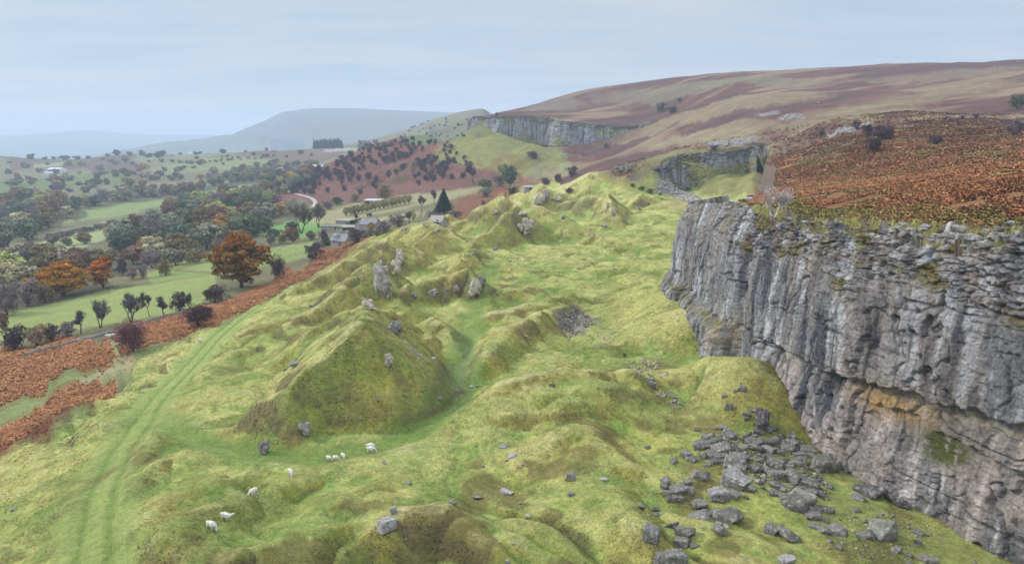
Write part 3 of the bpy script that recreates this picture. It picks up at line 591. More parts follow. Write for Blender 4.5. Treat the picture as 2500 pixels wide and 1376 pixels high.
        c = mixc(c, lin(214,206,204,K), low*smooth(.56, .68, strk2*.5+strk*.5)*.6)
        oc = np.exp(-((pad(Yc)-86)/5.5)**2-((Zz+35.8)/2.3)**2); c = mixc(c, lin(172,138,84,K), np.clip(oc*1.15*smooth(.3, .55, fine*.5+big*.5), 0, .9))
        oc = np.exp(-((pad(Yc)-131)/4)**2-((Zz+39)/3.0)**2); c = mixc(c, lin(176,152,112,K), np.clip(oc*.9*smooth(.42, .6, strk2), 0, .8))
        ob = np.exp(-((Zz-np.interp(pad(Yc), [62, 92, 112], [-32, -34.8, -36.5]))/1.2)**2)*smooth(104, 84, pad(Yc)); c = mixc(c, lin(176,158,120,K), ob*.5*smooth(.4, .6, fine))
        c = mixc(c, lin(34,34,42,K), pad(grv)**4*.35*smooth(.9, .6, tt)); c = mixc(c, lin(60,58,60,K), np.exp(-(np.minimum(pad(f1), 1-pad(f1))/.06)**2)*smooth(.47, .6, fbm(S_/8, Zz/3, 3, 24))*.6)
        c = mixc(c, lin(138,118,102,K), pad(topw)*smooth(.5, .62, fbm(S_/2.6, Zz/1.6, 4, 65))*.55)
        c = mixc(c, lin(186,182,180,K), pad(topw)*smooth(.56, .7, fbm(S_/1.4, Zz/.9, 4, 67))*.6)
        c = mixc(c, lin(118,108,58,K), np.clip(pad(topw)*smooth(.58, .68, fbm(S_/4.5, Zz/3.5, 4, 69))*1.1, 0, .9))
        c = mixc(c, lin(120,112,58,K), np.clip(pad(ledge)*smooth(.4, .55, fine)*.9, 0, .9))
        gp = np.exp(-((pad(Yc)-79)/2.6)**2-((Zz+38.6)/1.7)**2); c = mixc(c, lin(78,84,30,K), np.clip(gp*2*smooth(.3, .5, fine), 0, .95))
        c = mixc(c, lin(60,56,58,K), pad(crk)*.6)
    else:
        c = mixc(c, lin(86,88,98,K), smooth(.48, .34, strk)*.8); c = mixc(c, lin(172,174,184,K), smooth(.56, .68, strk)*.6)
        gcov = smooth(.52, .62, fbm(S_/18, Zz/9, 4, 71+seed)+(.5-tt)*.12); c = mixc(c, lin(134,132,74,K), gcov*(.9 if kind == 'mid' else .75))
        c = mixc(c, lin(96,92,80,K), pad(topw)*.5)
    c = c*1.28; c = mixc(c, lin(52,50,54,K), pad(crkm)*.45)
    cb_ = cells(S_/1.6, Zz/2.6, 333)[0]; c = c*(1+cb_[..., None]*.22)
    c = c*(1+(fine-.5)[..., None]*.6)
    if 1:
        cr_ = lin(170,166,162,.8)*(1+rc1[0][..., None]*.7)*(1+rc2[0][..., None]*.4); crk2 = np.exp(-(rc1[3]/.12)**2); cr_ = mixc(cr_, lin(64,56,50,.7), crk2*.8)
        so = smooth(.42, .60, fbm(Sr/2.4, Br/2.0, 4, 461)+back*.12); cr_ = mixc(cr_, lin(116,98,78,.75)*(.7+.6*fbm(Sr/.5, Br/.5, 3, 463)[..., None]), so*.9)
        gg = smooth(.46, .60, fbm(Sr/3, Br/2.4, 4, 465)+back*.26-.06); cr_ = mixc(cr_, lin(146,142,76,.75)*(.7+.6*fbm(Sr/.6, Br/.6, 3, 467)[..., None]), gg*.95)
        c[-m:] = cr_
    o = grid_mesh(name, np.stack([PX, PY, PZ_], -1), np.clip(c, .01, .9), flip=False)
    return o, (x0, y0, nx, ny, s)
M_rock = mat_tint('weathered_limestone', ((1.2, .16), (5, .2)), ((1.6, .22), (6, .07)), .9, spec=.25)
nearc, nearinfo = cliff('cliff', CL[:14]+[(64,204)], .145, 330, ([45, 65, 76, 87, 105, 111, 140, 174, 186, 236], [1, 1.5, 2, 2.5, 2.2, 2.2, 3.5, 3.5, 2, 0]), -49.0, 'near')
setp(nearc, 'tall streaked grey limestone quarry face at the right with an ochre stain low down', 'cliff'); nearc.data.materials.append(M_rock)
zb2 = lambda x, y: np.where(y < 440, np.interp(y, [280, 400, 440], [-46, -42, -36]), np.interp(x, [90, 120, 145, 160], [-42, -42, -34, -34]))
mid, _ = cliff('cliff', CL2[:8], .5, 90, ([0, 12, 60, 70, 82], [1, 6, 7, 6, 1]), zb2, 'mid', 5, 1.5)
setp(mid, 'grassy grey rock face round the second quarry hollow behind the bare tree', 'cliff'); mid.data.materials.append(M_rock)
zb3 = lambda x, y: np.interp(x, [-60, -30, 30, 90, 150, 160], [5, -6, -16, -19, -14, -8])
farc_, _ = cliff('cliff', CL3, .8, 60, ([0, 20, 200, 260], [4, 10, 10, 5]), zb3, 'far', 9, 2.2)
setp(farc_, 'long dark grey quarry face under the moor in the far distance', 'cliff'); farc_.data.materials.append(M_rock)
# ------------------------------------------------------------------ vegetation
RNG = np.random.default_rng(7)
def mat_obj(name, k=1.0, rough=.9, sc=.35, amt=.25):
    """object colour x per-leaf tint x a slow noise"""
    m = bpy.data.materials.new(name); m.use_nodes = True; nt = m.node_tree; N, L = nt.nodes, nt.links; b = N['Principled BSDF']
    b.inputs['Roughness'].default_value = rough; b.inputs['Specular IOR Level'].default_value = .1
    oi = N.new('ShaderNodeObjectInfo'); at = N.new('ShaderNodeAttribute'); at.attribute_name = 'tint'
    m1 = N.new('ShaderNodeVectorMath'); m1.operation = 'MULTIPLY'; L.new(oi.outputs['Color'], m1.inputs[0]); L.new(at.outputs['Color'], m1.inputs[1])
    tc = N.new('ShaderNodeTexCoord'); n = N.new('ShaderNodeTexNoise'); n.inputs['Scale'].default_value = 2.2; L.new(tc.outputs['Object'], n.inputs['Vector'])
    r = N.new('ShaderNodeMapRange'); r.inputs[3].default_value = 1-amt; r.inputs[4].default_value = 1+amt; r.inputs[1].default_value = .35; r.inputs[2].default_value = .65; L.new(n.outputs['Fac'], r.inputs[0])
    m2 = N.new('ShaderNodeVectorMath'); m2.operation = 'SCALE'; L.new(m1.outputs[0], m2.inputs[0]); L.new(r.outputs[0], m2.inputs['Scale'])
    L.new(m2.outputs[0], b.inputs['Base Color']); return m
M_leaf = mat_obj('foliage'); M_bark = mat_obj('bark', amt=.15)
def quads(c, n, w, h, roll=True):
    """quads centred c, normal n, sizes w,h"""
    k = len(c); n = n/(np.linalg.norm(n, axis=1, keepdims=True)+1e-9); a = RNG.normal(size=(k, 3)); u = np.cross(n, a); u /= np.linalg.norm(u, axis=1, keepdims=True)+1e-9; v = np.cross(n, u)
    w = np.asarray(w).reshape(-1, 1)*.5; h = np.asarray(h).reshape(-1, 1)*.5
    V = np.stack([c-u*w-v*h*.6, c+u*w-v*h, c+u*w*.8+v*h, c-u*w+v*h*.7], 1).reshape(-1, 3)
    return V, np.arange(4*k).reshape(-1, 4)
def crown_mesh(name, nclump=34, leaves=2400, size=.085, H=1.7, low=.25, flat=.75, top=1.0, asp=1.0, spread=.26, layered=False, hue=None, taper=.22):
    """unit crown: half width 1, from z=low*H to z=H"""
    th = RNG.uniform(0, 2*math.pi, nclump); ph = np.arccos(RNG.uniform(-1, 1, nclump)); rr = RNG.uniform(.35, .86, nclump)
    mid = (low+1)*H/2; hz = (1-low)*H/2*1.12
    cc = np.stack([np.sin(ph)*np.cos(th)*rr, np.sin(ph)*np.sin(th)*rr, mid+np.cos(ph)*hz*rr], 1)
    cc[:, 2] = np.maximum(cc[:, 2], low*H+spread*flat*.4); cc[:, :2] *= (1-taper*np.clip((mid-cc[:, 2:3])/hz, 0, 1))*(1+.12*RNG.normal(size=(nclump, 1)))
    cr = RNG.uniform(.6, 1.25, nclump)*spread; ct = RNG.uniform(.66, 1.28, nclump); cc[0] = (0, 0, mid); cr[0] = .62; cc[1] = (0, 0, mid*.7); cr[1] = .55
    k = RNG.integers(0, nclump, leaves); d = RNG.normal(size=(leaves, 3)); d /= np.linalg.norm(d, axis=1, keepdims=True); d[:, 2] = np.where(RNG.random(leaves) < .7, np.abs(d[:, 2]), d[:, 2])
    q = RNG.uniform(.65, 1.05, (leaves, 1))**.5
    P = cc[k]+d*cr[k][:, None]*q*np.array([1, 1, (.45 if layered else flat)])
    nrm = d+RNG.normal(size=(leaves, 3))*.5
    s = size*RNG.uniform(.6, 1.4, leaves); V, Q = quads(P, nrm, s, s*asp)
    t = ct[k]*RNG.uniform(.72, 1.28, leaves); col = np.stack([t, t, t], 1)
    if hue is not None:                                          # second foliage colour on the outer clumps
        w = np.clip((P[:, 2]/H-.55)*2.2+RNG.normal(size=leaves)*.25+(ct[k]-1)*1.2, 0, 1)[:, None]; col = col*((1-w)+w*np.array(hue))
    me = raw_mesh(name, V, Q, np.repeat(col, 4, 0)); me.materials.append(M_leaf); return me
def tubes(segs, sides=4):
    V, Q = [], []; 
    for a, b, ra, rb in segs:
        a = np.array(a); b = np.array(b); d = b-a; d = d/(np.linalg.norm(d)+1e-9); u = np.cross(d, [0.3, .2, 1]); u /= np.linalg.norm(u)+1e-9; v = np.cross(d, u); o = len(V)
        for p, r in ((a, ra), (b, rb)):
            for i in range(sides):
                an = 2*math.pi*i/sides; V.append(p+(u*math.cos(an)+v*math.sin(an))*r)
        for i in range(sides): j = (i+1) % sides; Q.append((o+i, o+j, o+sides+j, o+sides+i))
    return np.array(V), np.array(Q)
def skeleton(seed, H=1.6, spread=1.0, depth=5, lean=(0, 0), r0=.05, stems=1, split=(2, 4), up=.25, first=.3, shrink=.74):
    rg_ = random.Random(seed); trunk, limbs = [], []
    def grow(p, d, L_, r, lv):
        n = 3; q = p
        for i in range(n):
            d = d+np.array([rg_.gauss(0, .16), rg_.gauss(0, .16), rg_.gauss(up*.35, .1)]); d = d/np.linalg.norm(d)
            q2 = q+d*L_/n; (trunk if lv <= 1 else limbs).append((q, q2, r*(1-.28*i/n), r*(1-.28*(i+1)/n))); q = q2
            if lv >= 2 and rg_.random() < .6 and lv < depth:
                a = rg_.uniform(0, 6.28); s = np.array([math.cos(a), math.sin(a), rg_.uniform(-.2, .7)]); grow(q, (d*.6+s*.8)/np.linalg.norm(d*.6+s*.8), L_*.55, r*.5, lv+1)
        if lv >= depth: return
        m = rg_.randint(*split); a0 = rg_.uniform(0, 6.28)
        for k in range(m):
            a = a0+k*6.28/m+rg_.gauss(0, .3); s = np.array([math.cos(a), math.sin(a), 0])*spread; nd = d+s*rg_.uniform(.55, 1.0)+np.array([0, 0, up]); nd /= np.linalg.norm(nd)
            grow(q, nd, L_*shrink*rg_.uniform(.8, 1.15), r*.62, lv+1)
    for k in range(stems):
        a = 6.28*k/stems+.4; d = np.array([lean[0]+(.35*math.cos(a) if stems > 1 else 0), lean[1]+(.35*math.sin(a) if stems > 1 else 0), 1.0]); d /= np.linalg.norm(d)
        grow(np.array([.03*math.cos(a)*(stems > 1), .03*math.sin(a)*(stems > 1), -.05]), d, H*first, r0, 1)
    return trunk, limbs
def skel_meshes(name, seed, twigs=0, tw=.012, tl=.12, sides=4, rmin=.009, **k):
    tr, li = skeleton(seed, **k); li = [(a, b, max(c, rmin), max(d, rmin)) for a, b, c, d in li]; V, Q = tubes(tr, 5); mt = raw_mesh(name+'_trunk', V, Q, np.ones((len(V), 3)), True); mt.materials.append(M_bark)
    V, Q = tubes(li, 3); c = np.ones((len(V), 3))
    if twigs:
        ends = np.array([s[1] for s in li[len(li)//6:]]); i = RNG.integers(0, len(ends), twigs); d = RNG.normal(size=(twigs, 3)); d[:, 2] = np.abs(d[:, 2])*.8; d /= np.linalg.norm(d, axis=1, keepdims=True)
        a = ends[i]+RNG.normal(size=(twigs, 3))*.03; b = a+d*(tl*RNG.uniform(.5, 1.3, (twigs, 1))); u = np.cross(d, RNG.normal(size=(twigs, 3))); u /= np.linalg.norm(u, axis=1, keepdims=True)
        W = np.stack([a-u*tw, a+u*tw, b+u*tw*.4, b-u*tw*.4], 1).reshape(-1, 3); Q = np.concatenate([Q, np.arange(4*twigs).reshape(-1, 4)+len(V)]); V = np.concatenate([V, W]); c = np.concatenate([c, np.repeat(RNG.uniform(.7, 1.3, (twigs, 1)), 4, 0)*np.ones((1, 3))])
    ml = raw_mesh(name+'_crown', V, Q, c); ml.materials.append(M_bark); return mt, ml
def trunk_mesh(name, seed, H=.9, r0=.07):
    tr, li = skeleton(seed, H=H*2, depth=3, r0=r0, first=.32, spread=.8); V, Q = tubes(tr+li, 5); me = raw_mesh(name, V, Q, np.ones((len(V), 3)), True); me.materials.append(M_bark); return me
def cone_mesh(name, leaves=2600, H=2.4):
    z = RNG.uniform(.02, 1, leaves)**.9; r = (1-z)*(.92+.16*np.sin(z*60))+.02; a = RNG.uniform(0, 6.28, leaves); q = RNG.uniform(.6, 1.08, leaves)
    lob = 1+.18*np.sin(a*5+z*9)
    P = np.stack([np.cos(a)*r*q*lob, np.sin(a)*r*q*lob, z*H*(1)-.10*r*q+.12], 1); n = np.stack([np.cos(a), np.sin(a), .9+0*a], 1)+RNG.normal(size=(leaves, 3))*.35
    V, Q = quads(P, n, .13*RNG.uniform(.6, 1.3, leaves), .10*RNG.uniform(.6, 1.3, leaves)); t = RNG.uniform(.6, 1.3, leaves)*(.75+.4*(q-.6)); me = raw_mesh(name, V, Q, np.repeat(np.stack([t]*3, 1), 4, 0)); me.materials.append(M_leaf); return me
CR = [crown_mesh('crown', 42+3*i, 3600, .10, H=1.5+.12*(i % 3), low=.06, spread=.31) for i in range(6)]
TRK = [trunk_mesh('trunk', 20+i) for i in range(4)]
BU = [crown_mesh('crown', 34, 3200, .085, H=1.25+.1*i, low=.0, asp=.5, spread=.32, flat=.9, taper=-.12) for i in range(4)]
FARC = [crown_mesh('crown', 14, 1300, .21, H=1.35+.1*i, low=.0, spread=.40, taper=.0) for i in range(4)]
BARE = [skel_meshes('bare', 50+i, 2600, .013, .16, H=2.1, depth=5, spread=.95, stems=1+(i % 3), r0=.055) for i in range(4)]
CONE = [cone_mesh('crown', 1500), cone_mesh('crown', 6000)]
BEECH = [crown_mesh('crown', 120, 15000, .055, H=1.85, low=.05, layered=True, spread=.24, hue=(1.55, 1.0, .6)), crown_mesh('crown', 80, 11000, .05, H=1.5, low=.04, layered=True, spread=.27, hue=(1.25, 1.1, .8)), crown_mesh('crown', 60, 7000, .06, H=1.9, low=.04, layered=True, spread=.28, hue=(1.3, .9, .8))]
DENSE = [crown_mesh('crown', 90, 13000, .05, H=1.7, low=.02, asp=.35, spread=.27, flat=1.0) for i in range(2)]
POPL = crown_mesh('crown', 30, 1600, .16, H=5.0, low=.06, spread=.5, flat=1.5)
def child(root, name, me, col):
    o = bpy.data.objects.new(name, me); COL.objects.link(o); o.parent = root; o.color = (*col, 1); return o
NT = [0]
def plant(name, px, py, wpx, hpx, crown, trunk, ccol, tcol, label, cat, group=None, base=None, Hm=None, single=False, dmin=0, sink=.0, rot=None):
    p = hit(px, py, dmin) if base is None else base
    if p is None: return None
    for i in range(8):
        if p[1] < 2560 or base is not None: break
        py += 1.5; p = hit(px, py, dmin)
    d = p[1]*cs-p[2]*sn; w = wpx*d/F; h = (hpx*d/F) if hpx else w
    me = crown; zt = max(v.co.z for v in me.vertices) if me.name not in ZT else ZT[me.name]; ZT[me.name] = zt
    NT[0] += 1
    if single: r = bpy.data.objects.new(name, me); r.color = (*ccol, 1)
    else: r = bpy.data.objects.new(name, None); r.empty_display_size = .5
    COL.objects.link(r); r.location = (p[0], p[1], p[2]-sink*h); q_ = w*.5/RAD[me.name] if me.name in RAD else w*.48; r.scale = (q_, q_, h/zt); r.rotation_euler = (0, 0, RNG.uniform(0, 6.28) if rot is None else rot)
    if not single: child(r, 'crown', me, ccol); (child(r, 'trunk', trunk, tcol) if trunk is not None else None)
    return setp(r, label, cat, group)
ZT = {}
RAD = {}
def rad_of(me):
    a = np.empty(len(me.vertices)*3, np.float32); me.vertices.foreach_get('co', a); a = a.reshape(-1, 3); return float(np.quantile(np.hypot(a[:, 0], a[:, 1]), .97))
def zt_of(me):
    a = np.empty(len(me.vertices)*3, np.float32); me.vertices.foreach_get('co', a); return float(a[2::3].max())
for L_ in (CR, BU, FARC, CONE, BEECH, DENSE, [POPL]):
    for m_ in L_: ZT[m_.name] = zt_of(m_)
for a_, b_ in BARE: ZT[b_.name] = zt_of(b_); RAD[b_.name] = rad_of(b_)
KT = 1.08
PAL = {'dull green': lin(106,112,84,KT), 'grey green': lin(130,130,108,KT), 'dark green': lin(76,92,72,KT), 'rust brown': lin(128,102,84,KT), 'olive brown': lin(124,108,74,KT), 'yellow green': lin(158,158,98,KT), 'purple grey': lin(120,104,104,KT), 'dark plum': lin(78,64,72,KT), 'ochre': lin(168,132,84,KT), 'pale straw': lin(168,158,120,KT)}
BK = lin(96,88,84,.6); BKD = lin(60,52,52,.6); GREY = lin(150,144,138,.6)
def jit(c, a=.12, h=.4): return np.clip(c*(1+RNG.normal(size=3)*a*h+RNG.normal()*a), 0.005, .8)
# named trees and bushes near the workings
plant('copper_beech', 592, 702, 152, 142, BEECH[0], TRK[0], lin(146,110,52,.75), BK, 'huge copper and orange beech rising from the field edge above the bracken strip', 'tree', sink=.02)
plant('hawthorn', 680, 680, 50, 64, DENSE[0], TRK[1], lin(112,88,92,.6), BK, 'egg shaped purple grey bush touching the right side of the huge beech', 'bush', sink=.02)
plant('orange_beech', 155, 722, 150, 86, BEECH[1], TRK[2], lin(196,138,40,.62), BKD, 'broad spreading golden orange tree above the pale field at the left', 'tree')
plant('orange_beech', 252, 702, 74, 78, BEECH[2], TRK[3], lin(192,122,50,.62), BKD, 'narrower orange tree just behind the broad golden one', 'tree')
plant('hawthorn', 326, 858, 88, 90, DENSE[1], TRK[0], lin(124,86,88,.75), BKD, 'round dark red hawthorn standing beside the three sheep', 'bush', sink=.02)
plant('hawthorn', 487, 796, 92, 62, DENSE[0], TRK[1], lin(92,66,74,.6), BKD, 'low wide dark purple bush on the bracken edge right of the round red one', 'bush', sink=.03)
plant('hawthorn', 525, 738, 72, 44, BU[1], TRK[2], lin(100,86,80,.6), BKD, 'scruffy brown bush at the foot of the huge beech', 'bush')
HR = [(38,853,70,64,'dark plum','leftmost'),(90,844,60,56,'rust brown','second'),(127,833,44,46,'dark plum','third'),(165,822,46,38,'purple grey','fourth')]
for px, py, w, h, c, o_ in HR:
    a = BARE[len(o_) % 4]; r = plant('hawthorn', px, py, w, h, BU[len(o_) % 4], a[0], jit(PAL[c]*1.05), BKD, f'{o_} hawthorn from the left in the leafy row along the field wall', 'tree', 'hawthorns along the field wall'); 
for px, py, w, h, i, lb in [(197,815,50,60,0,'upright leafless tree just left of the widest bare clump by the wall'),(245,800,64,72,1,'widest leafless grey clump along the field wall'),(322,788,62,82,2,'tallest bare grey tree in the wall row behind the red hawthorn'),(366,774,34,68,3,'thin spindly bare tree right of the tallest one in the wall row'),(402,772,46,56,0,'bare tree with many stems near the middle of the field wall'),(465,758,24,50,2,'small bare sapling at the right end of the wall row')]:
    plant('bare_tree', px, py, w, h, BARE[i][1], BARE[i][0], lin(128,120,122,.6), lin(96,90,88,.6), lb, 'tree', 'leafless trees along the field wall')
plant('hawthorn', 440, 762, 46, 52, BU[2], BARE[1][0], PAL['dark plum'], BKD, 'dark plum leafed tree between bare trees at the right of the wall row', 'tree')
for px, py, w, h, c, lb in [(325,682,26,30,'purple grey','small round bush on the top edge of the pale field, left of a twin'),(349,680,24,36,'purple grey','small upright bush on the top edge of the pale field, right of a twin'),(404,672,44,42,'olive brown','rounded brown bush beside the corner of the rail fence'),(300,672,34,46,'dark plum','dark bush hard against the right of the narrower orange tree'),
    (18,770,80,80,'purple grey','large purple grey thicket at the left picture edge below the golden tree'),(66,748,70,70,'purple grey','purple grey thicket under the left flank of the golden tree'),(110,738,60,50,'olive brown','brown scrub in front of the golden tree trunk'),(36,700,90,64,'pale straw','pale straw coloured thicket at the left edge above the purple ones'),(8,806,40,50,'rust brown','rust coloured bush at the very left edge of the field'),
    (770,634,52,44,'dark plum','dark purple bush in the paddock corner above the bracken strip'),(715,592,42,42,'rust brown','round rust red tree below the farm track'),(690,594,34,26,'olive brown','low brown bush left of the round rust red tree'),(660,600,30,34,'purple grey','grey bush just above the huge beech on its right'),(670,585,34,28,'dark green','dark green bush between the beech and the rust red tree'),(791,590,24,32,'dark plum','dark oval tree below the farmyard'),
    (760,585,26,24,'dull green','clipped green shrub under the farmyard wall'),(842,596,50,28,'purple grey','left of three purple bushes below the farmhouse'),(872,590,48,34,'dark plum','darkest of three purple bushes below the farmhouse'),(938,566,56,30,'purple grey','wide purple bush on the slope right of the yellow tree'),(972,552,52,30,'purple grey','purple bush between the farm and the green spoil heap'),(800,600,30,20,'dark green','low dark hedge bush beside the ruined barn'),
    (905,566,24,26,'ochre','small yellow ochre tree in front of the farmhouse gable'),(715,566,40,26,'dark green','dark evergreen bush at the foot of the tall bare trees'),(800,512,32,24,'purple grey','grey bush left of the orchard row'),(825,500,30,20,'dark green','dark bush in the rough grass left of the shed'),(870,492,30,20,'olive brown','bush close to the left wall of the flat roofed shed'),
    (940,487,48,40,'olive brown','round brown oak behind the flat roofed shed'),(918,462,14,16,'dark green','small dark evergreen above the round brown oak'),(1186,462,40,28,'dull green','grey green thicket at the foot of the tall bare tree'),(1216,455,38,30,'purple grey','purple grey bush in the middle of the tree cluster on the slope'),(1245,455,40,52,'dark green','tall dark tree at the right of the cluster on the slope'),
    (1228,430,30,34,'yellow green','pale leafed tree standing behind the dark cluster'),(1250,474,32,18,'dark plum','low dark bush below the tall dark tree'),(1184,480,34,24,'grey green','rounded grey green bush at the front of the cluster'),(1332,452,30,20,'dark plum','left of three dark bushes behind the grassy heaps'),(1362,447,24,24,'dark plum','middle of three dark bushes behind the grassy heaps'),(1396,434,32,30,'dark plum','right and largest of three dark bushes behind the grassy heaps'),
    (1298,388,32,20,'dark plum','dark bush on the pale floor in front of the far quarry'),(1390,470,26,12,'dark plum','low dark shrub on the shoulder between two green heaps'),(1480,362,18,12,'dark plum','small bush right of the far quarry floor'),(1060,535,40,20,'purple grey','purple scrub at the foot of the dark conifer'),(1110,530,44,18,'purple grey','brown purple scrub on the slope right of the conifer'),(1180,500,14,12,'purple grey','tiny bush in the bracken patch right of the conifer')]:
    plant('bush' if 'bush' in lb or 'scrub' in lb or 'shrub' in lb or 'thicket' in lb else 'broadleaf_tree', px, py, w, h, BU[NT[0] % 4] if c in ('purple grey','dark plum','olive brown') else CR[NT[0] % 6], TRK[NT[0] % 4], jit(PAL[c], .05), BKD, lb, 'bush' if 'bush' in lb or 'scrub' in lb or 'thicket' in lb else 'tree')
plant('conifer', 1084, 522, 54, 62, CONE[1], TRK[0], lin(36,66,58,.6), BKD, 'dark green conical conifer standing below the green heaps', 'tree')
plant('poplar', 1010, 550, 15, 40, POPL, TRK[1], PAL['yellow green'], BK, 'slim yellow green tree among bare trees left of the conifer', 'tree')
for px, py, w, h, i, lb in [(735,570,68,76,1,'great leafless tree with spreading boughs in the green field by the farm'),(778,556,40,66,2,'leafless tree standing right of the great one by the farm'),(1157,452,48,62,0,'tall leafless tree on the slope beside the tree cluster'),(1030,520,30,46,3,'leafless tree just left of the dark conifer'),(1060,500,26,40,1,'leafless tree behind the dark conifer'),(1000,545,28,34,2,'leafless tree left of the slim yellow green one'),(868,542,22,26,0,'dark bare tree above the green hedge'),(898,540,20,22,3,'dark bare tree right of the one above the hedge'),
    (153,628,14,22,1,'spindly dead looking tree at the end of the long pale field'),(178,625,20,24,2,'thin bare tree right of the spindly one on the long pale field'),(760,588,18,20,2,'pale bare shrub tree below the farmyard')]:
    plant('bare_tree', px, py, w, h, BARE[i][1], BARE[i][0], lin(136,120,112,.6), lin(100,90,86,.6), lb, 'tree')
for i in range(16):                                                                              # orchard row
    px = 845+i*10.2; py = 528-i*2.1
    plant('orchard_tree', px, py, 17, 24, CR[i % 6], TRK[i % 4], jit(lin(160,150,104,KT), .06), BK, 'straw yellow young tree in the dense row above the farm', 'tree', 'young trees in the row above the farm')
for i in range(6):                                                                               # clipped green hedge by the farm
    plant('hedge_shrub', 858+i*7, 549-i*1.0, 13, 13, BU[i % 4], None, lin(54,92,44,.6), BK, 'clipped bright green hedge shrub behind the farmhouse', 'hedge', 'clipped green hedge behind the farmhouse', single=True)
# the bare tree on the cliff edge
bt = skel_meshes('cliff_tree', 81, 160, .007, .12, rmin=.010, split=(2, 3), H=2.3, depth=5, spread=.62, stems=2, lean=(-.1, 0), r0=.055, up=.22)
for m_ in bt:
    m_.materials.clear(); 
    if 'pale_bark' not in bpy.data.materials: M_pale = mat_obj('pale_bark')
    m_.materials.append(M_pale)
ZT[bt[1].name] = zt_of(bt[1]); RAD[bt[1].name] = rad_of(bt[1])
plant('bare_tree', 1888, 548, 84, 98, bt[1], bt[0], lin(206,196,190,.8), lin(214,206,198,.8), 'pale grey leafless tree clinging to the cliff edge beside the slabs', 'tree', base=hplat(1888, 545))
for px, py, w, h, lb in [(1846,548,34,20,'tangle of dark brown scrub left of the bare cliff edge tree'),(1905,548,26,12,'low dark scrub at the root of the bare cliff edge tree')]:
    plant('bush', px, py, w, h, BU[1], None, lin(92,78,74,.6), BKD, lb, 'bush', single=True, sink=.15, base=hplat(px, py))
# moor bushes
for px, py, w, h, c, lb in [(2114,334,34,32,'dark plum','left bush of the close trio on the red moor'),(2156,342,66,38,'dark plum','largest bush of the close trio on the red moor'),(2133,372,44,36,'dark plum','lowest bush, just below the close trio on the red moor'),(2286,354,38,22,'dark plum','low dark bush alone in the orange bracken'),(2090,318,22,24,'dark plum','slim bush at the left end of the moor group'),(2005,332,18,18,'dark green','small dark bush left of the moor group beside the pale scree'),
    (2484,268,44,40,'dark green','dark green bush cut by the right picture edge high on the moor'),(2472,332,66,44,'purple grey','broad purple thicket at the right picture edge of the moor'),(2382,290,15,13,'dark plum','tiny bush, right of a pair in the middle of the moor'),(2348,292,12,11,'dark plum','tiny bush, left of a pair in the middle of the moor'),(1614,274,30,24,'dark green','dark bush, left of the pair above the far quarry'),(1640,276,28,17,'dark plum','dark bush, right of the pair above the far quarry'),(1659,250,11,11,'dark plum','tiny bush up the hill from the far quarry pair'),
    (1647,185,9,8,'dark plum','lone bush on the moor skyline'),(1213,282,10,8,'dark plum','lone bush on the skyline left end above the far quarry'),(1291,258,6,5,'dark plum','speck of a bush on the steepening skyline'),(1668,400,40,26,'dark green','dark gorse mass on the rim of the second quarry'),(1742,368,24,14,'dark green','gorse on the rim right of the dark mass'),(1850,366,44,18,'purple grey','purple scrub above the right face of the second quarry'),(1700,400,16,10,'dark green','small gorse just inside the second quarry'),
    (1545,456,18,9,'dark green','upper left clump of the black heather line by the second quarry'),(1566,464,22,10,'dark green','middle clump of the black heather line by the second quarry'),(1590,470,24,10,'dark green','broad clump of the black heather line by the second quarry'),(1612,476,12,6,'dark green','last small clump of the black heather line by the second quarry'),(1680,462,22,6,'dark green','flat heather streak on the quarry scree'),(1525,872,12,12,'olive brown','brown rush tuft on the bank between stone piles')]:
    plant('bush', px, py, w, h, BU[NT[0] % 4], None, jit(PAL[c]*.85, .05), BKD, lb, 'bush', single=True, dmin=(400 if 360 < py < 410 and px < 1900 and px > 1600 else 0))
# hawthorn scatter on the red slope
def scatter(poly, n, wmin, smin, rng, ygrow=0):
    P = np.array(poly); out = []; tries = 0
    while len(out) < n and tries < n*60:
        tries += 1; x = rng.uniform(P[:, 0].min(), P[:, 0].max()); y = rng.uniform(P[:, 1].min(), P[:, 1].max())
        if not in_poly(np.array([x]), np.array([y]), P)[0]: continue
        s = smin*max(.35, (y-330)/200.)
        if any(abs(a-x) < s*1.0 and abs(b-y) < s*.55 for a, b in out): continue
        out.append((x, y))
    return out
rs = np.random.default_rng(3)
k_ = 0
for poly, n, sc, where in (([(700,462),(760,420),(860,380),(960,362),(1060,342),(1070,352),(1000,385),(960,400),(900,410),(880,430),(790,445),(760,480),(720,482)], 78, 22, 'upper band of the red slope'),
                    ([(980,400),(1060,385),(1150,400),(1130,440),(1060,445),(980,430)], 34, 20, 'middle of the red slope'), ([(800,470),(820,440),(960,425),(1110,440),(960,470),(860,480)], 14, 34, 'lower part of the red slope'),
                    ([(1090,350),(1110,345),(1130,370),(1180,385),(1100,400),(1080,380)], 9, 26, 'top of the red slope under the far quarry')):
    for x, y in scatter(poly, n, 10, sc, rs):
        k_ += 1; w = rs.uniform(13, 25)*(.55+.5*(y-340)/120); plant('hawthorn', x, y, w, w*rs.uniform(.75, 1.05), BU[k_ % 4], TRK[k_ % 4], jit(PAL['dark plum']*.9, .1), BKD, f'dark hawthorn bush on the {where}', 'bush', f'hawthorns on the {where}')
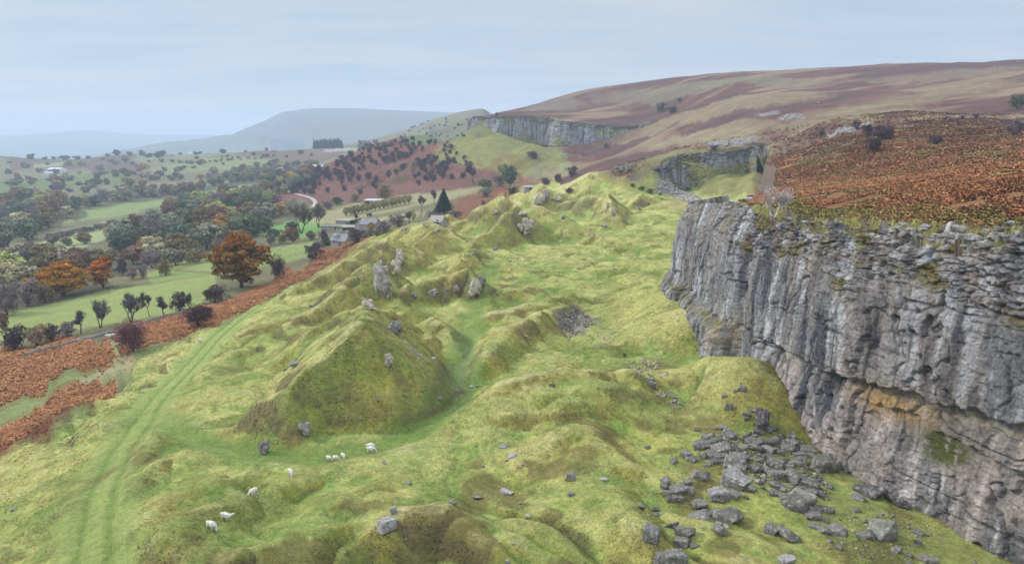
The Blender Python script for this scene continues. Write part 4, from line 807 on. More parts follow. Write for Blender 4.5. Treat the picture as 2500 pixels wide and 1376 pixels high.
# the valley woods and hedges
WOODS = [([(0,560),(0,500),(60,478),(150,500),(190,525),(120,560),(60,592),(0,615)], 64, 27, 1.0, 'in the wood at the left picture edge'),
 ([(190,668),(300,640),(265,600),(300,560),(400,525),(500,500),(600,480),(680,500),(700,530),(640,556),(620,575),(520,610),(450,628),(330,655)], 150, 25, 1.0, 'in the wood behind the huge beech'),
 ([(160,520),(200,497),(300,484),(430,470),(560,446),(650,432),(655,440),(560,452),(440,478),(300,492),(190,510)], 44, 24, .9, 'in the tree line above the long green field'),
 ([(440,438),(560,420),(690,398),(780,402),(780,440),(700,470),(660,448),(570,440)], 66, 22, .9, 'in the wood below the far fields'),
 ([(0,655),(60,628),(150,648),(200,660),(120,672),(60,690),(0,700)], 26, 26, .9, 'in the hedge line above the golden tree'),
 ([(240,590),(300,558),(330,556),(290,580),(150,605),(110,598)], 16, 24, .6, 'in the hedge between the two long fields'),
 ([(400,500),(520,480),(650,458),(700,470),(690,500),(640,490),(560,486),(440,505)], 34, 22, .8, 'below the long green field'),
 ([(540,640),(500,600),(620,575),(650,560),(640,590),(560,620),(420,660),(330,668),(400,640)], 26, 23, .8, 'just above the paddock fence')]
names = ['dull green','grey green','olive brown','dull green','dark green','rust brown','grey green','yellow green','purple grey','dull green','ochre','olive brown','pale straw','grey green','purple grey','olive brown']
for poly, n, sc, ks, where in WOODS:
    for x, y in sorted(scatter(poly, n, 10, sc, rs), key=lambda q: q[1]):
        c = names[rs.integers(0, len(names))]; w = rs.uniform(42, 70)*ks*max(.32, (y-330)/230); k_ += 1
        hh = 'bush' if ks < .7 else 'tree'
        plant('broadleaf_tree', x, y, w, w*rs.uniform(.66, .9), CR[k_ % 6] if c != 'purple grey' else BU[k_ % 4], TRK[k_ % 4], jit(PAL[c], .1), BK, f'{c} {hh} {where}', 'tree', f'trees {where}')
FT = [(75,388,20,15),(131,386,11,9),(286,378,17,17),(318,380,14,12),(346,378,17,14),(362,384,22,12),(386,386,19,19),(398,380,17,15),(478,373,14,9),(487,373,12,8),(545,371,18,12),(600,367,9,6),(651,365,12,9),(108,390,14,9),(160,388,26,12),(190,386,22,10),(215,384,18,8),(262,382,14,9),(440,376,10,6),(670,372,10,5),
 (20,425,20,16),(60,410,24,16),(95,420,18,12),(45,440,16,12),(146,452,40,26),(35,452,38,20),(77,450,18,14),(165,405,22,18),(200,405,26,16),(280,400,20,14),(305,395,16,16),(240,428,26,10),(282,432,18,20),(312,430,28,24),(350,412,24,16),(395,396,14,10),(440,398,14,8),(490,402,20,16),(480,388,12,8),(348,455,20,16),(262,450,20,18),(420,440,22,16),(390,430,22,16),(85,505,40,30),(120,490,34,24),(30,490,30,22),(335,470,26,22),(210,470,24,16),(620,378,14,8),(650,382,24,9),(735,376,16,12),(760,380,10,7),(700,384,9,6),(625,418,18,14),(680,415,24,12)]
for i, (px, py, w, h) in enumerate(FT):
    c = names[(i*5) % len(names)]; side = 'on the valley ridge line' if py < 391 else ('in the fields round the white farm' if px < 330 else 'in the hedgerows of the far fields')
    plant('broadleaf_tree', px, py, w, h, FARC[i % 4], None, jit(PAL['dark green' if py < 391 else c]*.85, .08), BK, f'small dark tree {side}' if py < 391 else f'{c} tree {side}', 'tree', f'trees {side}', single=True, sink=.12)
for i in range(34):
    plant('conifer', 768+i*2.05+rs.uniform(-1, 1), 361+rs.uniform(-1.5, 1), 11, 23+rs.uniform(-4, 2), CONE[0], None, lin(42,62,66,.55), BK, 'dark conifer in the square plantation on the valley ridge', 'tree', 'conifers of the ridge plantation', single=True)
for i in range(46):                                                          # wood under the far crag
    x = rs.uniform(872, 1010); y = 362-(x-872)*.12+rs.uniform(-9, 8)
    plant('broadleaf_tree', x, y, rs.uniform(9, 15), rs.uniform(7, 11), FARC[i % 4], None, jit(PAL['purple grey' if i % 3 else 'dark green']*.9, .1), BK, 'small dark tree in the wood below the far crag', 'tree', 'trees in the wood below the far crag', single=True)
for i in range(40):
    x = rs.uniform(985, 1150); y = rs.uniform(292, 335)
    plant('bush', x, y, rs.uniform(4, 8), rs.uniform(3, 6), FARC[i % 4], None, jit(PAL['dark green']*.9, .1), BK, 'speck of dark scrub on the far crag slopes', 'bush', 'scrub on the far crag', single=True)
for x, y in scatter([(0,392),(120,396),(420,380),(690,378),(700,398),(560,420),(420,440),(380,470),(180,480),(0,495)], 120, 10, 15, rs):
    if fbm(np.array([x/60.]), np.array([y/18.]), 3, 77)[0] < .47: continue
    k_ += 1; c = names[rs.integers(0, len(names))]; w = rs.uniform(12, 24)*max(.5, (y-340)/90); sd_ = 'left' if x < 230 else 'middle' if x < 450 else 'right'
    plant('broadleaf_tree', x, y, w, w*rs.uniform(.55, .8), FARC[k_ % 4], None, jit(PAL[c]*.85, .1), BK, f'{c} tree dotted over the far fields at the {sd_}', 'tree', f'trees dotted over the far fields at the {sd_}', single=True, sink=.12)
# hedge rows along field edges
for poly, n, w0, where in (([(0,640),(60,628),(140,650)],0,0,''),([(290,490),(350,480),(440,470)],9,16,'along the upper edge of the long green field'),([(130,585),(180,575),(250,560),(290,548)],14,22,'between the pale field and the long green field'),([(500,398),(560,392),(640,388)],10,10,'across the far fields'),([(0,500),(60,510),(120,500)],6,20,'at the left of the dark green field'),([(640,440),(700,452),(720,470)],7,18,'beside the farm road'),([(560,500),(600,478),(640,462)],8,16,'at the right end of the long green field'),([(790,600),(830,596),(880,585),(920,574)],9,24,'above the bracken strip'),([(590,665),(640,640)],0,0,'')):
    P = np.array(poly, float)
    if not n: continue
    t = np.linspace(0, 1, n); s_ = np.linspace(0, 1, len(P)); X_, Y_ = np.interp(t, s_, P[:, 0]), np.interp(t, s_, P[:, 1])
    for x, y in zip(X_, Y_):
        k_ += 1; plant('hedge_shrub', x+rs.uniform(-2, 2), y+rs.uniform(-1, 1), w0*rs.uniform(.8, 1.3), w0*rs.uniform(.55, .8), BU[k_ % 4], None, jit(PAL['purple grey' if k_ % 3 else 'dull green'], .1), BK, f'shrub in the hedge {where}', 'hedge', f'hedge shrubs {where}', single=True)
# ------------------------------------------------------------------ rocks
M_stone = mat_tint('limestone_boulder', ((1.5, .22), (6, .28), (18, .2)), ((3, .12), (12, .04)), .92, objcol=True, spec=.2)
M_stonev = mat_tint('limestone_rubble', ((1.5, .2), (6, .25)), ((3, .1),), .92, spec=.2)
def rock_mesh(name, seed, box=(1, .8, .62), n=13, cuts=2, rough=.10, block=False):
    r = np.random.default_rng(seed); bm = bmesh.new()
    for i in range(n):
        p = r.uniform(-1, 1, 3); p = p/np.abs(p).max()*(1-r.uniform(0, .28)*np.array([1, 1, 1])) if i % 3 else p/np.linalg.norm(p)*1.15
        bm.verts.new(p*np.array(box)*.5)
    if block:
        bm.clear()
        for a in (-1, 1):
            for b in (-1, 1):
                for c in (-1, 1):
                    bm.verts.new(np.array([a, b, c])*np.array(box)*.5*r.uniform(.74, 1.05, 3)+np.array([c*r.uniform(-.08, .12), a*r.uniform(-.06, .08), 0]))
        for i in range(3): q = r.uniform(-.5, .5, 3); q[i] = .58*(1 if r.random() < .5 else -1); bm.verts.new(q*np.array(box))
    bmesh.ops.convex_hull(bm, input=bm.verts)
    for v in [v for v in bm.verts if not v.link_faces]: bm.verts.remove(v)
    bmesh.ops.dissolve_limit(bm, angle_limit=.22, verts=bm.verts, edges=bm.edges)
    bmesh.ops.bevel(bm, geom=bm.edges[:], offset=.035, segments=1, affect='EDGES', clamp_overlap=True)
    bmesh.ops.triangulate(bm, faces=bm.faces)
    bmesh.ops.subdivide_edges(bm, edges=[e for e in bm.edges if e.calc_length() > .16], cuts=cuts, use_grid_fill=False)
    bmesh.ops.triangulate(bm, faces=bm.faces)
    bm.normal_update()
    V = np.array([v.co for v in bm.verts]); N_ = np.array([v.normal for v in bm.verts])
    d = (fbm(V[:, 0]*4+V[:, 2]*3+seed, V[:, 1]*4-V[:, 2]*2, 4, seed)-.5)*rough*1.6+(fbm(V[:, 0]*13+V[:, 2]*9, V[:, 1]*13-V[:, 2]*7+seed, 3, seed)-.5)*rough*.6
    V = V+N_*d[:, None]
    for v, c in zip(bm.verts, V): v.co = c
    me = bpy.data.meshes.new(name); bm.to_mesh(me); bm.free()
    me.materials.append(M_stone); return me
RK = [rock_mesh('boulder', 100+i, ((1, .85, .7), (1, .7, .6), (1, .6, .55), (1, .9, .85), (1.0, .75, .45))[i % 5]) for i in range(8)]+[rock_mesh('boulder', 200+i, ((1, .8, .6), (1, .62, .6), (1, .9, .5))[i % 3], block=True) for i in range(8)]
RL = [rock_mesh('slab', 140+i, (1, .55, .32), n=14) for i in range(3)]
RT = [rock_mesh('crag', 160+i, (.62, .6, 1.0), n=26, cuts=4, rough=.26) for i in range(5)]
C_G = lin(146,141,133,.68); C_L = lin(174,168,164,.62); C_W = lin(206,198,192,.62); C_P = lin(196,184,164,.7)
nr_ = [0]
def rock(px, py, w, h, label=None, group=None, meshes=RK, col=None, name='boulder', upright=False, sink=.18, rot=None, tilt=.25, cat='boulder', base=True, depth=1.0, dmin=0, plat=False):
    """px, py = middle of the rock in the photo (or its foot when base=False)"""
    nr_[0] += 1; p = hplat(px, py+h*.3) if plat else hit(px, py+(h*.38 if base else 0), dmin)
    if p is None: return
    d = p[1]*cs-p[2]*sn; W = w*d/F; me = meshes[nr_[0] % len(meshes)]
    # seen from above: apparent height mixes depth and height
    el = -p[2]/np.hypot(p[0], p[1]); Hh = h*d/F
    if upright: hz = Hh/ math.cos(math.atan(el))
    else: hz = min(max(Hh*.85, W*.35), W*1.15)
    o = bpy.data.objects.new(name, me); COL.objects.link(o)
    bb = np.array([v[:] for v in me.vertices[0:0]]) if 0 else None
    dims = DIM.setdefault(me.name, None)
    if dims is None:
        a = np.empty(len(me.vertices)*3, np.float32); me.vertices.foreach_get('co', a); a = a.reshape(-1, 3); dims = DIM[me.name] = (a.min(0), a.max(0))
    ex = dims[1]-dims[0]; wide = math.hypot(ex[0], ex[1]*.0)
    s = (W/ex[0], W*depth/ex[0], hz/ex[2]); o.scale = s
    yaw = math.atan2(-p[0], p[1])+(RNG.uniform(-.6, .6) if rot is None else rot)
    o.rotation_euler = (RNG.uniform(-tilt, tilt), RNG.uniform(-tilt, tilt), yaw)
    o.location = (p[0], p[1], p[2]-dims[0][2]*s[2]-sink*hz)
    o.color = (*jit(C_G if col is None else col, .10, .08), 1)
    setp(o, label, cat, group); return o
DIM = {}
BL = [(480,465,110,80),(385,532,85,60),(292,584,55,50),(430,582,75,45),(700,393,95,75),(525,408,60,60),(605,340,40,40),(467,360,35,40),(570,450,60,50),(640,495,110,90),(650,560,100,80),(745,590,130,110),(790,560,100,80),(785,640,90,70),(755,715,165,165,'largest pale boulder in the fallen heap, taller than its neighbours'),(870,790,80,80,'square dark block leaning on the largest pale boulder'),(685,745,50,60),(515,695,75,90),(450,685,60,70),(550,622,55,35),(225,730,70,65),(220,775,60,40),(240,822,85,60),(330,800,105,55),(405,805,65,80),(395,745,50,40),(318,865,75,50),(262,875,40,45),(625,828,130,95,'broad dark boulder directly left below the largest pale one'),(740,840,90,55),(625,885,80,40),(838,862,40,45),
 (472,907,95,90,'upright square block standing on the left of a row of three'),(490,998,125,85,'rounded dark boulder below the upright square block'),(583,983,60,55),(705,997,180,115,'long rectangular block lying flat beside a rounded dark boulder'),(620,1092,110,75),(685,1087,45,30,'small white stone touching a dark boulder'),(270,1062,95,80),(128,1120,110,115,'pitted grey boulder at the left of the lower boulders'),(375,1112,120,75),(352,1190,90,80),(443,1230,50,35),(200,1315,95,110,'tall left half of a split boulder at the bottom edge'),(305,1300,135,110,'large right half of a split boulder at the bottom edge'),(270,1350,80,50),(1025,1100,85,90,'pale arched stone at the upper end of a long dark block'),(1150,1130,150,120,'long dark block slanting down to the right on the grass'),(1125,1325,105,80,'lone pale rounded boulder on the grass near the bottom edge'),
 (1740,1140,100,70,'dark boulder just left of the huge oval one'),(1530,1095,125,95,'dark boulder between the heap and the huge oval one'),(1418,1105,80,70),(1200,885,160,150,'biggest dark boulder in the lower right of the heap'),(1245,850,150,110),(1215,930,100,90),(1300,960,80,60),(1340,1005,100,60),(1305,750,105,95),(1255,800,60,50),(1325,830,80,60),(1390,838,55,50),(1180,695,130,110,'dark boulder with a yellow moss cap in the right of the heap'),(1065,690,100,80),(1050,765,90,70),(1040,828,80,45),(1130,860,70,60),(1150,945,55,30),(905,640,90,90),(978,655,60,80),(1045,600,100,90),(1120,580,70,70),(1200,610,80,60),(1255,575,60,60),(1230,540,70,50),(1300,505,100,60),(1150,495,90,60),(1095,530,50,50),(995,500,100,50),(985,450,85,65),(900,480,110,90),(870,440,110,70),(1060,425,55,70),(1115,450,50,60),(1195,450,90,70),(1185,400,60,60),(800,495,50,50),(740,485,60,70),(1440,600,130,130,'dark wedge of rock leaning on the cliff foot beside the heap'),
 (930,370,70,40),(1005,345,50,40),(810,45,45,50),(760,65,30,20),(705,175,40,60),(672,105,30,25),(840,275,30,35),(845,240,60,40),(885,212,40,25),(95,490,35,35),(1680,865,100,45),(1975,1255,60,70),(2060,1300,50,40),(2200,1325,100,75,'dark boulder nearest the cliff foot at the bottom edge'),(2065,1355,60,40),(1540,1245,40,35),(2130,1205,45,35),(2130,1130,60,30),(1400,945,60,40),(1450,960,80,50),(1440,1045,40,40),(1340,1080,60,40),(130,15,50,60),(45,935,60,50),(150,955,45,40),(155,995,40,35),(1660,955,60,40),(1470,790,50,40),(1430,760,40,40),(660,340,50,40),(730,370,60,40),(560,540,60,60),(510,555,40,50),(690,600,60,60),(620,590,70,50),(1080,640,60,60),(1010,560,60,50),(940,590,50,40),(1160,640,60,50),(1280,610,40,40),(1215,575,50,40),(1330,545,60,50),(1380,960,60,50),(1270,900,70,50),(1100,800,60,50),(590,510,40,40)]
for q in BL:
    w, h = q[2]/3.085, q[3]/3.085; big = w > 24
    lb = q[4] if len(q) > 4 else None; y_ = 930+q[1]/3.085; x_ = 1550+q[0]/3.085
    if lb is None:
        sz = 'large' if w > 30 else 'middling' if w > 20 else 'small'
        wh = 'on the open grass left of the heap' if x_ < 1690 and y_ > 1075 else 'in the upper heap at the cliff foot' if y_ < 1105 else 'in the lower heap below the cliff' if x_ < 2010 else 'scattered below the cliff at the right'
        lb = f'{sz} grey limestone boulder {wh}'; g = f'boulders {wh}'
    else: g = None
    rock(x_, y_, w*1.32, h*1.2, lb, g, col=(C_L if 'pale' in lb or 'white' in lb else C_G*RNG.uniform(.7, 1.0)), sink=.3)
rock(2156, 1286, 76, 66, 'huge oval boulder lying alone on the grass at the lower right', None, [RK[3]], lin(150,148,138,.62), sink=.12, rot=.5, depth=.7)
rock(1860, 1022, 36, 62, 'tall leaning slab propped at the cliff foot above the heap', None, [RT[1]], lin(128,118,118,.62), 'rock_slab', True, cat='slab')
rock(2118, 1190, 80, 34, 'broad flat slab resting against the foot of the cliff', None, [RL[0]], lin(108,104,104,.62), 'rock_slab', cat='slab')
rock(2190, 1215, 66, 36, 'second slab at the cliff foot, half buried right of the broad flat one', None, [RL[1]], lin(104,98,98,.62), 'rock_slab', cat='slab')
rock(945, 1276, 46, 40, 'big square pale grey block lying alone in the foreground grass', None, [RK[11]], lin(172,168,164,.66), sink=.1, rot=.5, tilt=.1)
rock(960, 1243, 18, 24, 'narrow grey block touching the top of the big square one', None, [RK[9]], lin(168,164,160,.66), sink=.1)
for i, (px, py, w, h, c, lb) in enumerate([(1394,1158,25,28,0,'rounded pitted grey boulder alone in the middle foreground'),(1394,1203,18,13,0,'small flat boulder just below the rounded pitted one'),(1236,1199,33,12,2,'pale oblong block lying like a kerb stone in the foreground'),(1104,1222,26,17,0,'grey wedge stone left of the pale oblong block'),(1165,1210,26,11,0,'flat grey stone between the wedge and the pale oblong block'),(1230,1086,24,12,1,'pale pointed slab above a cluster of flat stones'),(1252,1108,26,14,1,'flat stone cluster just below the pale pointed slab'),(1236,1121,10,10,1,'small stone left below the flat stone cluster'),(995,1178,18,12,0,'half buried grey stone left of centre in the foreground'),
   (938,1127,14,9,0,'pair of small stones on the bank right of the grazing sheep'),(1347,936,17,14,0,'grey stone on the crest of the long foreground mound'),(1475,1168,18,6,2,'sliver of pale stone on the right foreground knoll'),(1270,1226,9,10,1,'small upright stone below the pale oblong block'),(1288,1257,13,10,2,'small white stone in the lower middle grass'),(1178,1136,9,8,0,'little grey stone above the flat grey one'),(1580,1090,12,13,0,'lone round stone left of the boulder heap'),(1239,1366,12,20,2,'white stone cut by the bottom picture edge'),(1252,1325,9,7,2,'white chip near the bottom edge'),(1275,1133,8,7,1,'small stone in the grass above the pale block'),(1055,1040,10,8,2,'white stone beside the grassy path bend'),
   (923,973,9,13,0,'small upright stone on the big cone below its crag'),(1073,968,12,12,0,'brown stone low on the right flank of the big cone'),(828,974,9,8,0,'little stone on the brown front of the big cone'),(881,1021,8,8,0,'little stone in the middle of the big cone front'),(1150,942,12,9,2,'white stone at the edge of the pebbly path'),(1165,940,10,8,0,'grey stone right of the pebbly path'),(698,899,22,8,0,'flat stones high on the left bank'),(723,886,30,12,0,'scatter of flat stones on the left bank crest'),(277,962,10,7,1,'pale stone on the brink left of the green track'),(34,1240,12,9,1,'pale stone at the left picture edge'),(761,745,15,8,0,'dark flat stone on the far left bank'),(757,751,9,5,0,'dark stone beside the flat one on the far left bank'),(497,1043,9,5,2,'white stone on the green flat left of the cone'),(1058,873,12,7,2,'white stone on the mound left of the pebbly path'),(1284,820,9,7,2,'white stone on the bright mound'),(1292,824,8,7,2,'second white stone on the bright mound'),(1413,653,7,6,0,'small dark stone on the quarry floor'),(1210,605,12,14,0,'blunt grey stone poking from a small heap'),(1152,617,14,9,0,'dark flat stone between two small heaps'),(1246,636,9,6,0,'small grey stone right of a small heap'),(1475,548,16,14,0,'dark rock at the foot of the cone by the quarry path'),(1374,528,10,16,0,'grey rock on the right spur of the high mound'),(1583,494,10,12,0,'small rock knob on a green heap'),(1562,508,10,12,0,'dark rock knob below the green heap'),(1530,520,8,7,0,'tiny dark rock on the green flat')]):
    rock(px, py, w, h, lb, None, RK, (C_G, C_L, C_W)[c], 'stone' if w < 20 else 'boulder', cat='stone' if w < 20 else 'boulder', sink=.3)
# crags left standing in the heaps
for px, py, w, h, me, c, lb in [(950,704,18,46,1,C_P,'slim rock fin at the right side of the great pillar'),(978,628,20,40,2,C_P,'upper pinnacle of the crag group above the great pillar'),(968,652,22,36,3,C_P,'lower pinnacle of the crag group above the great pillar'),(970,660,16,24,0,C_P,'lump at the foot of the crag group above the great pillar'),(958,690,1,1,1,C_P,None),(1163,700,30,42,4,C_P,'rock outcrop on the right end of the brown headed mound'),(1176,690,18,34,1,lin(140,130,124,.62),'dark rock rib behind the outcrop on the brown headed mound'),
    (1058,714,22,16,0,C_G,'round rock at the foot of the brown headed mound'),(1115,706,14,20,2,C_G,'pointed rock low on the brown headed mound'),(1012,720,16,12,3,C_G,'small rock left below the brown headed mound'),(1090,706,8,9,0,C_G,'tiny rock between the round and pointed ones'),(900,744,26,26,3,C_P,'jagged outcrop on the ridge behind the big cone'),(890,735,10,16,1,C_P,'thin spike on the ridge behind the big cone'),(967,801,34,36,4,lin(160,154,150,.62),'ribbed rock outcrop in the gully behind the big cone'),(950,879,20,34,2,C_P,'split rock tooth high on the big cone'),(745,1047,26,32,3,lin(150,144,138,.66),'dark slab tilting out of the front of the big cone'),(645,1092,27,34,0,lin(146,138,132,.66),'dark hollow rock at the foot of the big cone'),(928,642,12,13,0,C_P,'round stone above the great pillar'),
    (1292,552,26,40,1,C_P,'grey crag on the flank of the high mound'),(1272,556,16,22,3,C_P,'smaller crag touching the left of the grey crag'),(1280,520,22,10,4,C_P,'low outcrop above the grey crag'),(1318,486,28,30,4,C_P,'broad crag face on the pointed mound'),(1335,478,14,30,1,lin(176,166,158,.62),'pale rib at the right of the broad crag face'),(1360,484,22,12,0,C_P,'rubble ledge right of the crag on the pointed mound'),(1210,517,10,10,2,C_P,'small outcrop near the top left of the high mound'),(1497,516,11,24,2,C_P,'thin rock fin on the cone by the quarry path'),(1484,500,9,16,1,C_P,'upper spike above the thin rock fin'),(1447,433,9,10,0,C_P,'small knob on the far green heap'),(988,556,12,8,0,C_W,'pale boulder on the first heap by the farm'),(1038,549,14,14,3,C_P,'stony patch on the crest by the farm'),(1068,560,12,12,1,C_P,'rock on the crest right of the stony patch'),(1630,700,24,16,4,C_P,'stub of rock at the foot of the cliff nose'),(1512,412,22,16,3,C_G,'left crag of the pair on the green dome beside the second quarry'),(1536,410,16,22,1,C_G,'right crag of the pair on the green dome beside the second quarry'),(1604,410,18,16,0,C_G,'small crag at the left of the second quarry hollow'),(1630,408,34,24,4,C_G,'wide crag above the scree in the second quarry'),(1660,412,24,14,3,C_G,'low crag right of the wide one above the scree'),(1690,428,30,18,0,C_G,'bulging crag low in the second quarry'),(1712,418,22,34,2,C_G,'sloping rib of rock in the middle of the second quarry'),(1735,400,16,40,1,C_G,'long slanting rock rib below the rim of the second quarry'),(1770,410,16,22,2,C_G,'small rib on the grassy bank of the second quarry')]:
    if lb: rock(px, py, w*1.15, h*1.05, lb, None, [RT[me]], c, 'rock_outcrop', True, cat='outcrop', sink=.12, rot=RNG.uniform(-.3, .3), tilt=.12)
rock(934, 688, 44, 78, 'great pale rock pillar standing in the grass hollow left of centre', None, [rock_mesh('pillar', 301, (.6, .55, 1.0), n=34, cuts=4, rough=.14)], lin(176,166,160,.62), 'rock_pillar', True, cat='rock pillar', sink=.08, rot=.2, tilt=.05)
# slabs on the nose of the cliff and blocks along its rim
for px, py, w, h, lb in [(1722,512,50,14,'white slab at the tip of the cliff nose'),(1760,505,44,16,'long white slab in the row on the cliff nose'),(1790,496,40,16,'white ledge slab near the gap behind the nose'),(1812,508,34,18,'grey slab below the white ledge slabs'),(1822,488,30,10,'thin slab at the end of the white row'),(1835,478,24,8,'last small slab where the row meets the bracken'),(1752,530,26,10,'low slab in the grass on the nose'),(1920,535,26,12,'dark tilted slab right of the bare tree')]:
    rock(px, py, w, h, lb, None, RL, C_W if 'white' in lb else C_L, 'rock_slab', cat='slab', sink=.1, tilt=.08, plat=True)
for i in range(30):
    t = i/29; px = 1960+t*520+RNG.uniform(-6, 6); py = 552+RNG.uniform(-12, 34)
    sz = RNG.uniform(14, 38)
    rock(px, py, sz, sz*RNG.uniform(.5, .75), 'rough limestone block breaking out of the turf along the cliff rim', 'blocks along the cliff rim', RK+RL, (C_L if i % 3 else C_G), 'rock_block', cat='rock', sink=.3, plat=True)
# rubble: many small stones as loose stuff
def rubble(name, poly, n, s0, s1, cols, seed, dmin=0):
    rr = np.random.default_rng(seed); P = np.array(hpoly(poly, dmin))[:, :2]; lo, hi = P.min(0), P.max(0); q = rr.uniform(lo, hi, (n*8, 2)); q = q[in_poly(q[:, 0], q[:, 1], P)][:n]
    cl = fbm(q[:, 0]/2.5, q[:, 1]/2.5, 3, seed); q = q[cl > np.quantile(cl, .25)]; k = len(q)
    U = np.array([(0, 0, 1), (1, 0, 0), (0, 1, 0), (-1, 0, 0), (0, -1, 0), (0, 0, -1)], float); Fc = np.array([(0, 1, 2), (0, 2, 3), (0, 3, 4), (0, 4, 1), (5, 2, 1), (5, 3, 2), (5, 4, 3), (5, 1, 4)])
    s = rr.uniform(s0, s1, k)*rr.choice([.6, 1, 1.6], k, p=[.5, .35, .15]); V = U[None]*(s[:, None, None]*rr.uniform(.5, 1, (k, 1, 3)))+rr.normal(size=(k, 6, 3))*s[:, None, None]*.22
    a = rr.uniform(0, 6.28, k); c, s_ = np.cos(a)[:, None], np.sin(a)[:, None]; V = np.stack([V[..., 0]*c-V[..., 1]*s_, V[..., 0]*s_+V[..., 1]*c, V[..., 2]*.8], -1)
    V += np.stack([q[:, 0], q[:, 1], ground_z(q[:, 0], q[:, 1])+.1*s], -1)[:, None]
    F_ = (Fc[None]+6*np.arange(k)[:, None, None]).reshape(-1, 3); cc = np.array(cols)[rr.integers(0, len(cols), k)]*rr.uniform(.7, 1.2, (k, 1))
    me = raw_mesh(name, V.reshape(-1, 3), F_, np.repeat(cc, 6, 0)); me.materials.append(M_stonev); o = bpy.data.objects.new(name, me); COL.objects.link(o); return o
D_ = lin(128,116,112,.62)
for nm, poly, n, a, b, cols, lb in [('scree', [(1350,768),(1400,740),(1420,765),(1465,778),(1432,800),(1402,832),(1372,812)], 1500, .1, .34, [D_, C_P, D_*.7], 'dark loose scree patch in the dip at the centre right'),
   ('scree', [(1430,830),(1490,790),(1530,800),(1510,830),(1470,850),(1430,845)], 300, .1, .3, [C_P, C_L], 'thin scatter of pale stones right of the dark scree'),
   ('scree', [(1530,880),(1600,875),(1640,905),(1620,940),(1580,940),(1550,915)], 330, .15, .45, [C_L, C_P], 'pale stone piles on the slope below the grassy bank'),
   ('scree', [(1600,950),(1650,950),(1665,985),(1640,1000),(1605,985)], 150, .1, .4, [C_L, C_P], 'small pale stone spill above the boulder heap'),
   ('scree', [(972,830),(985,832),(1045,880),(1036,890),(1000,862)], 600, .06, .2, [lin(176,166,156,.62), C_P], 'pale stony streak down the back of the big cone'),
   ('scree', [(1640,434),(1662,452),(1700,478),(1718,496),(1690,500),(1655,480),(1600,470),(1606,452)], 2600, .4, 1.1, [C_L, lin(170,166,170,.62), C_P], 'pale scree fan on the floor of the second quarry'),
   ('scree', [(1690,1060),(1900,1040),(2000,1110),(2030,1230),(1950,1260),(1860,1190),(1780,1110)], 1700, .14, .5, [C_G*.8, C_G*.6, C_P*.8], 'small broken stone filling the boulder heap'),
   ('scree', [(1550,1180),(1700,1060),(1750,1330),(1620,1376),(1560,1376)], 160, .06, .22, [C_G, C_L], 'loose stones in the grass left of the heap'),
   ('scree', [(2000,1240),(2230,1250),(2400,1376),(1980,1376)], 420, .05, .28, [C_G, C_L, C_P], 'loose stones below the cliff at the lower right'),
   ('gravel', [(1122,860),(1142,850),(1150,900),(1145,960),(1115,1000),(1085,1020),(1110,980),(1118,930)], 900, .03, .14, [C_W, C_L, C_P], 'pale pebbles strewn along the worn path'),
   ('gravel', [(600,1100),(1500,1000),(1500,1376),(500,1376)], 500, .03, .13, [C_W, C_L], 'stray white stones in the foreground turf'),
   ('gravel', [(700,700),(1600,560),(1600,900),(600,1000)], 900, .05, .2, [C_W, C_L, C_P], 'stray pale stones over the quarry floor'),
   ('rubble', [(1700,545),(1930,552),(2480,560),(2480,620),(1940,575),(1700,535)], 900, .1, .5, [C_L, C_P, C_G], 'broken stone along the top of the cliff'),
   ('scree', [(1730,354),(1850,332),(1862,337),(1765,358)], 300, .5, 1.2, [C_W, C_L], 'pale scree strip low on the moor'), ('scree', [(1900,292),(1950,276),(1962,283),(1922,297)], 200, .6, 1.4, [C_W, C_L], 'pale scree patch high on the moor'), ('scree', [(2008,328),(2060,312),(2120,300),(2128,306),(2080,322)], 260, .4, 1.0, [C_W, C_L], 'pale scree strip beside the moor bushes')]:
    setp(rubble(nm, poly, n, a, b, cols, int(n+poly[0][0]), 60 if nm == 'rubble' else 0), lb, nm, None, 'stuff')
# ------------------------------------------------------------------ sheep, walker, farm, fences, walls, road
def mat_plain(name, col, rough=.8, sc=3.0, amt=.15, spec=.2):
    m = bpy.data.materials.new(name); m.use_nodes = True; nt = m.node_tree; N, L = nt.nodes, nt.links; b = N['Principled BSDF']; b.inputs['Roughness'].default_value = rough; b.inputs['Specular IOR Level'].default_value = spec
    tc = N.new('ShaderNodeTexCoord'); n = N.new('ShaderNodeTexNoise'); n.inputs['Scale'].default_value = sc; n.inputs['Detail'].default_value = 5; L.new(tc.outputs['Object'], n.inputs['Vector'])
    r = N.new('ShaderNodeMapRange'); r.inputs[1].default_value = .3; r.inputs[2].default_value = .7; r.inputs[3].default_value = 1-amt; r.inputs[4].default_value = 1+amt; L.new(n.outputs['Fac'], r.inputs[0])
    v = N.new('ShaderNodeVectorMath'); v.operation = 'SCALE'; v.inputs[0].default_value = tuple(col); L.new(r.outputs[0], v.inputs['Scale']); L.new(v.outputs[0], b.inputs['Base Color']); return m
M_wool = mat_plain('wool', (.62, .58, .50), .95, 6, .12, .05); M_wood = mat_plain('fence_timber', lin(190,172,132,.7)); M_slate = mat_plain('slate_roof', lin(146,148,156,.7), .6, 1.2, .25); M_white = mat_plain('white_render', (.72, .72, .70)); M_wall = mat_plain('stone_walling', lin(178,170,160,.72), .9, 1.5, .3)
